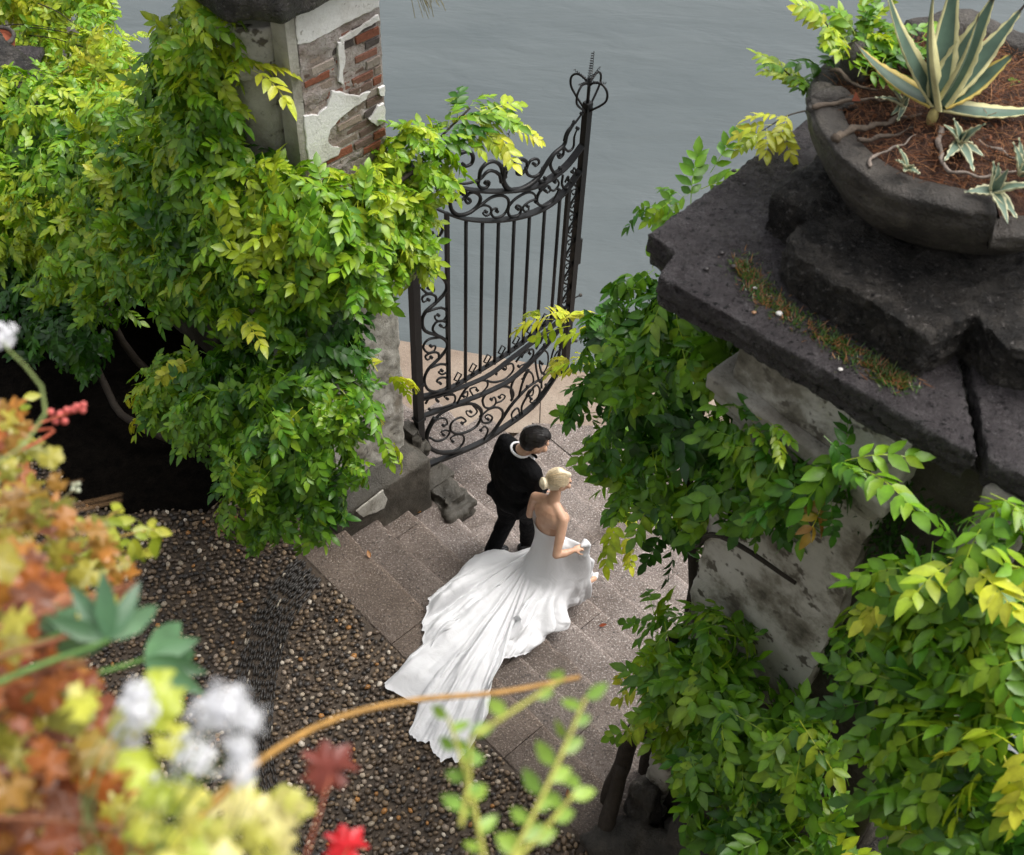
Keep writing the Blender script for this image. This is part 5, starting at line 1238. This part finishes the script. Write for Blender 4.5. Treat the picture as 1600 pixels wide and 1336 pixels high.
# olive maple-like shrub above it
ox = tag(empty('olive_shrub', ledge(-1.5)), 'olive and brown autumn shrub at the left edge above the rust leaves', 'shrub')
for k in range(170):
    for _ in range(50):
        px, py = rf.uniform(-40, 240), rf.uniform(640, 980)
        if px < 40 + max(0, py - 660) * .75 and px < 190 + (980 - py) * .1: break
    d = rf.uniform(2.3, 3.1); p = atd(px, py, d); c = rf.choices(OL + OR, [5, 4, 5, 4, 2, 1, 2, 1, 3])[0]
    put_leaf(ox, rf.choice(['maple', 'round']), rf.randrange(4), c, p, rf.uniform(14, 30) * d / FPX, rdir(), facing(p))
for k in range(10):
    px, py, d = rf.uniform(0, 200), rf.uniform(680, 950), rf.uniform(2.4, 2.9); p = atd(px, py, d)
    stalk(ox, [ledge(-1.5 + rf.uniform(-.3, .3)), (ledge(-1.3) + p) / 2 + Vector((0, .1, .1)), p], .0025, (.16, .09, .04))
# yellow-green box sprigs
bx_ = tag(empty('box_sprig', ledge(-1.6)), 'yellow green small leaved sprigs pointing right over the dark bed', 'shrub')
for (x0, y0, x1, y1, n) in [(120, 860, 255, 825, 26), (150, 830, 190, 795, 14), (100, 880, 230, 860, 22), (0, 700, 35, 625, 14), (0, 720, 60, 690, 12)]:
    a0, a1 = atd(x0, y0, 2.9), atd(x1, y1, 3.1); stalk(bx_, [a0, (a0 + a1) / 2 + Vector((0, 0, .01)), a1], .003, (.3, .2, .05))
    for k in range(n):
        p = a0.lerp(a1, k / n) + Vector((rf.gauss(0, .006), rf.gauss(0, .006), rf.gauss(0, .006))); dd = (a1 - a0).normalized() * .6 + rdir() * .8
        put_leaf(bx_, 'obov', 0, rf.choice([(.30, .33, .03), (.38, .38, .04), (.22, .28, .02)]), p, rf.uniform(22, 36) * 3 / FPX, dd, facing(p))
stalk(bx_, [ledge(-1.6), atd(40, 900, 2.6), atd(120, 860, 2.9)], .003, (.2, .12, .05)); stalk(bx_, [ledge(-1.7), atd(-60, 800, 2.7), atd(0, 710, 2.9)], .006, (.2, .12, .05))
# blue-green palmate leaf
px_ = tag(empty('hellebore_leaves', ledge(-.8)), 'large blue green fingered leaf rising above the rust leaves', 'plant')
for (cx, cy, d, angs, L) in [(170, 1000, 1.75, [-160, -125, -95, -62, -35, 170], 105), (225, 1030, 2.0, [-20, -6, 12, 30, -45], 100), (100, 985, 1.8, [-150, -110, -70], 60)]:
    c0 = atd(cx, cy, d)
    for an in angs:
        e = atd(cx + L * math.cos(R(an)), cy + L * math.sin(R(an)), d * rf.uniform(.97, 1.05)); dd = e - c0
        put_leaf(px_, 'finger', 1, rf.choice([(.075, .17, .085), (.10, .21, .10), (.06, .14, .06)]), c0, dd.length, dd, (CAMV - c0).normalized(), 'leaflet')
    stalk(px_, [ledge(-.8), (ledge(-.8) + c0) / 2 + Vector((0, .1, .05)), c0], .005, (.1, .2, .05))
# candytuft: white flower heads
wx = tag(empty('candytuft', ledge(-.5)), 'blurred white flower heads among lime leaves at lower left', 'flower')
def petals(seed):
    r = random.Random(seed); mb = MB()
    for k in range(70):
        v = Vector((r.gauss(0, 1), r.gauss(0, 1), abs(r.gauss(0, 1)))).normalized(); lump = 1 + .45 * noise.noise(v * 2.2 + Vector((seed * 4, 0, 0))); c = Vector((v.x, v.y, v.z * .4)) * r.uniform(.5, 1) * lump; u = v.orthogonal().normalized(); w = v.cross(u)
        for q in range(4):
            t = q * 1.571 + r.random(); a_ = u * math.cos(t) + w * math.sin(t); b_ = v.cross(a_)
            mb.add([c, c + a_ * .16 + b_ * .10 + v * .04, c + a_ * .28 + v * .06, c + a_ * .16 - b_ * .10 + v * .04], [(0, 1, 2, 3)], (.8, .8, .82))
        sph(mb, c + v * .03, .03, 5, 4)
    return mb.mesh('flower_head', False)
PM = [petals(k) for k in range(3)]
for m_ in PM: m_.materials.append(M_petal)
for i, (x, y, d, rpx) in enumerate([(352, 1100, 1.25, 40), (318, 1118, 1.3, 30), (388, 1122, 1.3, 28), (372, 1165, 1.3, 26), (375, 1205, 1.3, 28), (305, 1180, 1.5, 40), (215, 1105, 1.5, 36), (200, 1150, 1.55, 28), (250, 1230, 1.5, 24), (215, 1080, 1.5, 24)]):
    p = atd(x, y, d); o = link('flower_head', PM[i % 3], None, wx); n_ = (CAMV - p).normalized() * .6 + Vector((0, 0, .8))
    o.matrix_basis = Matrix.Translation(p) @ Matrix((frame(n_.orthogonal(), n_) * (rpx * d / FPX)).tolist()).to_4x4()
    stalk(wx, [ledge(-.45 + .05 * i), (ledge(-.4) + p) / 2 + Vector((0, .05, .03)), p], .0014, (.1, .15, .04))
for (x, y, d, s_, k) in [(255, 1075, 1.5, 40, 1), (240, 1105, 1.55, 46, 0), (195, 1125, 1.55, 38, 2), (270, 1155, 1.5, 34, 0), (215, 1200, 1.5, 40, 1), (120, 1105, 1.6, 34, 0), (130, 1085, 1.7, 26, 2)]:
    p = atd(x, y, d); put_leaf(wx, 'round', k, rf.choice(LI), p, s_ * d / FPX, rdir(), facing(p, .8))
wf = tag(empty('white_flower', ledge(-1.9)), 'single white flower head at the left edge against the dark vine', 'flower')
p = atd(2, 525, 2.2); o = link('flower_head', PM[1], None, wf); n_ = (CAMV - p).normalized() * .6 + Vector((0, 0, .8)); o.matrix_basis = Matrix.Translation(p) @ Matrix((frame(n_.orthogonal(), n_) * (24 * 2.2 / FPX)).tolist()).to_4x4()
stalk(wf, [ledge(-1.9), atd(-60, 760, 2.0), p], .003, (.2, .25, .08))
# lime and cream variegated leaves at the bottom
lx = tag(empty('variegated_shrub', ledge(-.4)), 'cream and lime variegated leaves along the bottom left edge', 'shrub')
for k in range(130):
    px, py = rf.uniform(210, 465), rf.uniform(1235, 1400)
    if px > 330 and py < 1225: continue
    d = rf.uniform(1.3, 1.9); p = atd(px, py, d); c = rf.choice(LI + [(.30, .36, .04)]) if px < 330 else rf.choice([(.66, .60, .26), (.60, .56, .2), (.5, .5, .12)])
    put_leaf(lx, rf.choice(['round', 'maple', 'obov']), rf.randrange(4), c, p, rf.uniform(16, 36) * d / FPX, rdir(), facing(p, .8))
for k in range(8): p = atd(rf.uniform(150, 450), rf.uniform(1240, 1360), 1.4); stalk(lx, [ledge(-.4 + rf.uniform(-.1, .2)), (ledge(-.3) + p) / 2 + Vector((0, .05, .02)), p], .0015, (.2, .2, .05))
for (x, y, d, s_, c, nm) in [(520, 1200, 1.6, 44, (.22, .05, .035), 'faint dark red leaf floating blurred above the cobbles'), (545, 1322, 2.0, 34, (.60, .02, .03), 'bright red leaf at the bottom edge beside the cream leaves')]:
    p = atd(x, y, d); rl = tag(empty('red_leaf', p), nm, 'leaf', 'red leaves at the bottom edge')
    for q in range(2): put_leaf(rl, 'maple', q, c, p + Vector((.012 * (q - 1), 0, .004 * q)), s_ * d / FPX, Vector((math.cos(q * 2.2), math.sin(q * 2.2) * .5, 0)), (CAMV - p).normalized(), 'blade')
    stalk(rl, [ledge(-.25), (ledge(-.25) + p) / 2 + Vector((0, .04, -.05)), p], .002, (.3, .08, .04))
# arching twig and the light green sprig
tw = tag(empty('bare_twig', ledge(-.6)), 'thin orange brown twig arching across the foreground below the dress', 'twig')
stalk(tw, [ledge(-.6), atd(250, 1330, 1.6), atd(405, 1190, 1.9), atd(520, 1125, 2.05), atd(640, 1095, 2.1), atd(780, 1082, 2.15), atd(905, 1058, 2.2)], .0062, (.40, .22, .06), 'twig_stem')
sg = tag(empty('green_sprig', ledge(-.05)), 'blurred light green sprig rising from the bottom edge over the steps', 'plant')
for (x0, y0, x1, y1, n) in [(760, 1360, 700, 1120, 9), (790, 1360, 915, 1090, 12), (800, 1350, 905, 1230, 7), (720, 1290, 735, 1150, 6), (740, 1150, 880, 1060, 3)]:
    d = 1.55; a0, a1 = atd(x0, y0, d), atd(x1, y1, d * 1.08); stalk(sg, [a0, (a0 + a1) / 2 + Vector((.004, 0, .006)), a1], .0032, (.36, .36, .07))
    for k in range(n):
        t = (k + 1) / n; p = a0.lerp(a1, t); ax = (a1 - a0).normalized(); dd = ax * .6 + (Vector((1, 0, 0)) if k % 2 else Vector((-1, 0, 0))) * .7 + Vector((0, 0, rf.uniform(-.2, .3)))
        put_leaf(sg, 'obov', 2, rf.choice([(.22, .36, .05), (.28, .42, .06), (.18, .32, .05)]), p, rf.uniform(34, 52) * d / FPX, dd, facing(p, .8))
stalk(sg, [ledge(0), atd(770, 1420, 1.5), atd(765, 1360, 1.55)], .004, (.3, .32, .08))
# coral red stalk and white buds over the dark bed
cr = tag(empty('coral_flower', ledge(-1.7)), 'coral red flower stalk reaching over the dark bed at left', 'flower')
stalk(cr, [ledge(-1.7), atd(0, 720, 2.7), atd(45, 672, 2.85), atd(88, 652, 2.9), atd(132, 640, 2.95)], .0035, (.35, .08, .04))
mb = MB()
for (x, y) in [(80, 648), (88, 655), (96, 650), (92, 645), (104, 642), (112, 640), (120, 638), (128, 634), (132, 642), (100, 658)]: sph(mb, atd(x, y, 2.92) + Vector((rf.gauss(0, .003), 0, rf.gauss(0, .003))), .0085, 7, 5)
mb.c = [(.70, .18, .16)] * len(mb.v); link('florets', mb.mesh('florets', True), M_petal, cr)
wb = tag(empty('white_buds', ledge(-1.6)), 'tiny cluster of white buds on a thin stalk over the dark bed', 'flower')
stalk(wb, [ledge(-1.6), atd(30, 830, 2.7), atd(95, 780, 3.0), atd(118, 765, 3.1)], .003, (.12, .1, .05))
for (x, y) in [(115, 757), (122, 756), (114, 765), (122, 766)]:
    mb = MB(); sph(mb, atd(x, y, 3.1), .0065, 7, 5); mb.c = [(.62, .65, .5)] * len(mb.v); link('bud', mb.mesh('bud', True), M_petal, wb)

# ================================================================== SMALL THINGS
# rocks at the foot of the right pillar
for (x, y, z, r_, sd_, lb, mt) in [(985, 1330, .1, (.34, .30, .24), 41, 'rounded mossy boulder at the bottom edge beside the last cobbles', M_rock), (1005, 1255, .15, (.14, .20, .22), 42, 'angular dark rock leaning against the vine trunk', M_rock), (1085, 1330, .2, (.30, .28, .30), 43, 'broad dark rock under the vine at the pillar foot', M_rock)]:
    tag(rock('boulder', atz(x, y, z), r_, sd_, mt, None, .32), lb, 'rock')
# moss and ferny weeds along the pedestal, needles
random.seed(91); mb = MB()
line = catmull([AB(-2.52, 3.98, 5.2), AB(-2.3, 3.88, 5.2), AB(-2.0, 3.88, 5.2), AB(-1.72, 3.90, 5.2), AB(-1.55, 3.92, 5.2)], 12)
for k in range(2600):
    c = Vector(random.choice(line)) + AB(random.gauss(0, .03), random.gauss(.01, .035), 0); L = random.uniform(.012, .045) * (1.6 if random.random() < .12 else 1); an = random.uniform(0, 6.28)
    d = Vector((math.cos(an), math.sin(an), random.uniform(.2, 1.3))).normalized() * L; w = Vector((-math.sin(an), math.cos(an), 0)) * .003
    g = random.random(); col = (.05, .12, .015) if g < .5 else ((.10, .13, .02) if g < .68 else ((.22, .09, .03) if g < .88 else (.3, .15, .06)))
    mb.add([c - w, c + w, c + d * .6 + w, c + d], [(0, 1, 2, 3)], col)
tag(link('moss_strip', mb.mesh('moss_strip'), M_leaf), 'moss, weeds and brown needles along the foot of the pedestal block', 'moss', kind='stuff')
mb = MB()
for k in range(3200):
    a_, z_ = random.uniform(-1.48, -1.0), random.uniform(2.9, 4.75); c = AB(a_ + random.gauss(0, .03), 3.90 + random.gauss(0, .02), z_); L = random.uniform(.02, .06); an = random.uniform(0, 6.28)
    if noise.noise(Vector((a_ * 4, 0, z_ * 2.5))) < -.1: continue
    d = AB(math.cos(an) * .6, -.7, math.sin(an) * .5 - .4).normalized() * L; w = AB(.005, 0, .004)
    mb.add([c - w, c + d * .5 + w * 1.6, c + d, c + d * .5 - w * 1.6], [(0, 1, 2, 3)], random.choice([(.03, .10, .012), (.05, .14, .015), (.025, .07, .01)]))
tag(link('wall_ferns', mb.mesh('wall_ferns'), M_leaf), 'small green weeds growing down the right side of the plaster panel', 'weeds', kind='stuff')
# pale chips and clinker on the cap
chip_lab = ['largest pale chip on the dark cap slab left of the pedestal', 'pale chip near the front edge of the cap slab', 'small dark clinker highest on the cap slab', 'dark clinker just below the highest one on the slab', 'dark clinker right of the notch in the cap slab', 'dark clinker lowest left beside the slab notch', 'grey clinker next to the moss strip', 'pale speck of stone left of the moss strip', 'orange brown chip close to the largest pale chip']
for i, (x, y, r_, c) in enumerate([(1218, 490, .018, (.6, .58, .55)), (1313, 577, .012, (.55, .53, .5)), (1147, 267, .013, (.03, .025, .025)), (1163, 288, .012, (.03, .025, .025)), (1128, 395, .015, (.03, .025, .025)), (1104, 420, .016, (.035, .03, .03)), (1147, 416, .016, (.06, .05, .05)), (1180, 450, .01, (.5, .48, .46)), (1178, 488, .012, (.3, .16, .08))]):
    p = atz(x, y, 5.215); V, F = ico(2); V = np.array([v * (1 + .3 * noise.noise(Vector(v) * 1.5 + Vector((i, 0, 0)))) for v in V]) * np.array([r_, r_ * .8, r_ * .5]) + np.array(p)
    tag(link('stone_chip', mesh_np('stone_chip', V, F, np.tile(c, (len(V), 1))), M_pebble), chip_lab[i], 'stone chip', 'stone chips scattered on the cap slab')
# fallen leaves
for i, (x, y, z, c, lb) in enumerate([(936, 978, -.6, (.30, .07, .03), 'small red brown fallen leaf on the step right of the train'), (578, 872, -.02, (.38, .16, .03), 'orange fallen leaf beside the plinth on the top step'), (1009, 768, -1.0, (.05, .14, .02), 'single green leaf fallen on the steps below the right vine'), (648, 800, -.28, (.36, .16, .04), 'dry orange leaf caught on the step under the gate stone'), (888, 1248, .01, (.3, .14, .08), 'pale brown fallen leaf on the kerb by the boulder')]):
    p = atz(x, y, z); b_ = toab(p)[1]; p = atz(x, y, stepz(b_) + .012)
    V, F = leaflet(p, Vector((math.cos(i * 2), math.sin(i * 2), .15)), Vector((.1, .1, 1)), .07, .02, .4, -.3)
    tag(link('fallen_leaf', mesh_np('fallen_leaf', [v[:] for v in V], F, np.tile(c, (len(V), 1))), M_leaf), lb, 'leaf')
# dry grass tuft hanging from the left cap
mb = MB()
for k in range(40):
    c = AB(-5.72 + random.uniform(-.03, .02), 4.66 + random.uniform(-.1, .06), 5.0); e = c + AB(random.uniform(.02, .12), random.uniform(.0, .25), -random.uniform(.1, .35)); mb.tube([c, (c + e) / 2 + Vector((0, 0, .06)), e], .0025, 3, (.2, .18, .1))
tag(link('dry_grass', mb.mesh('dry_grass'), M_stem), 'dry wispy roots hanging from the cap of the left pillar', 'grass')
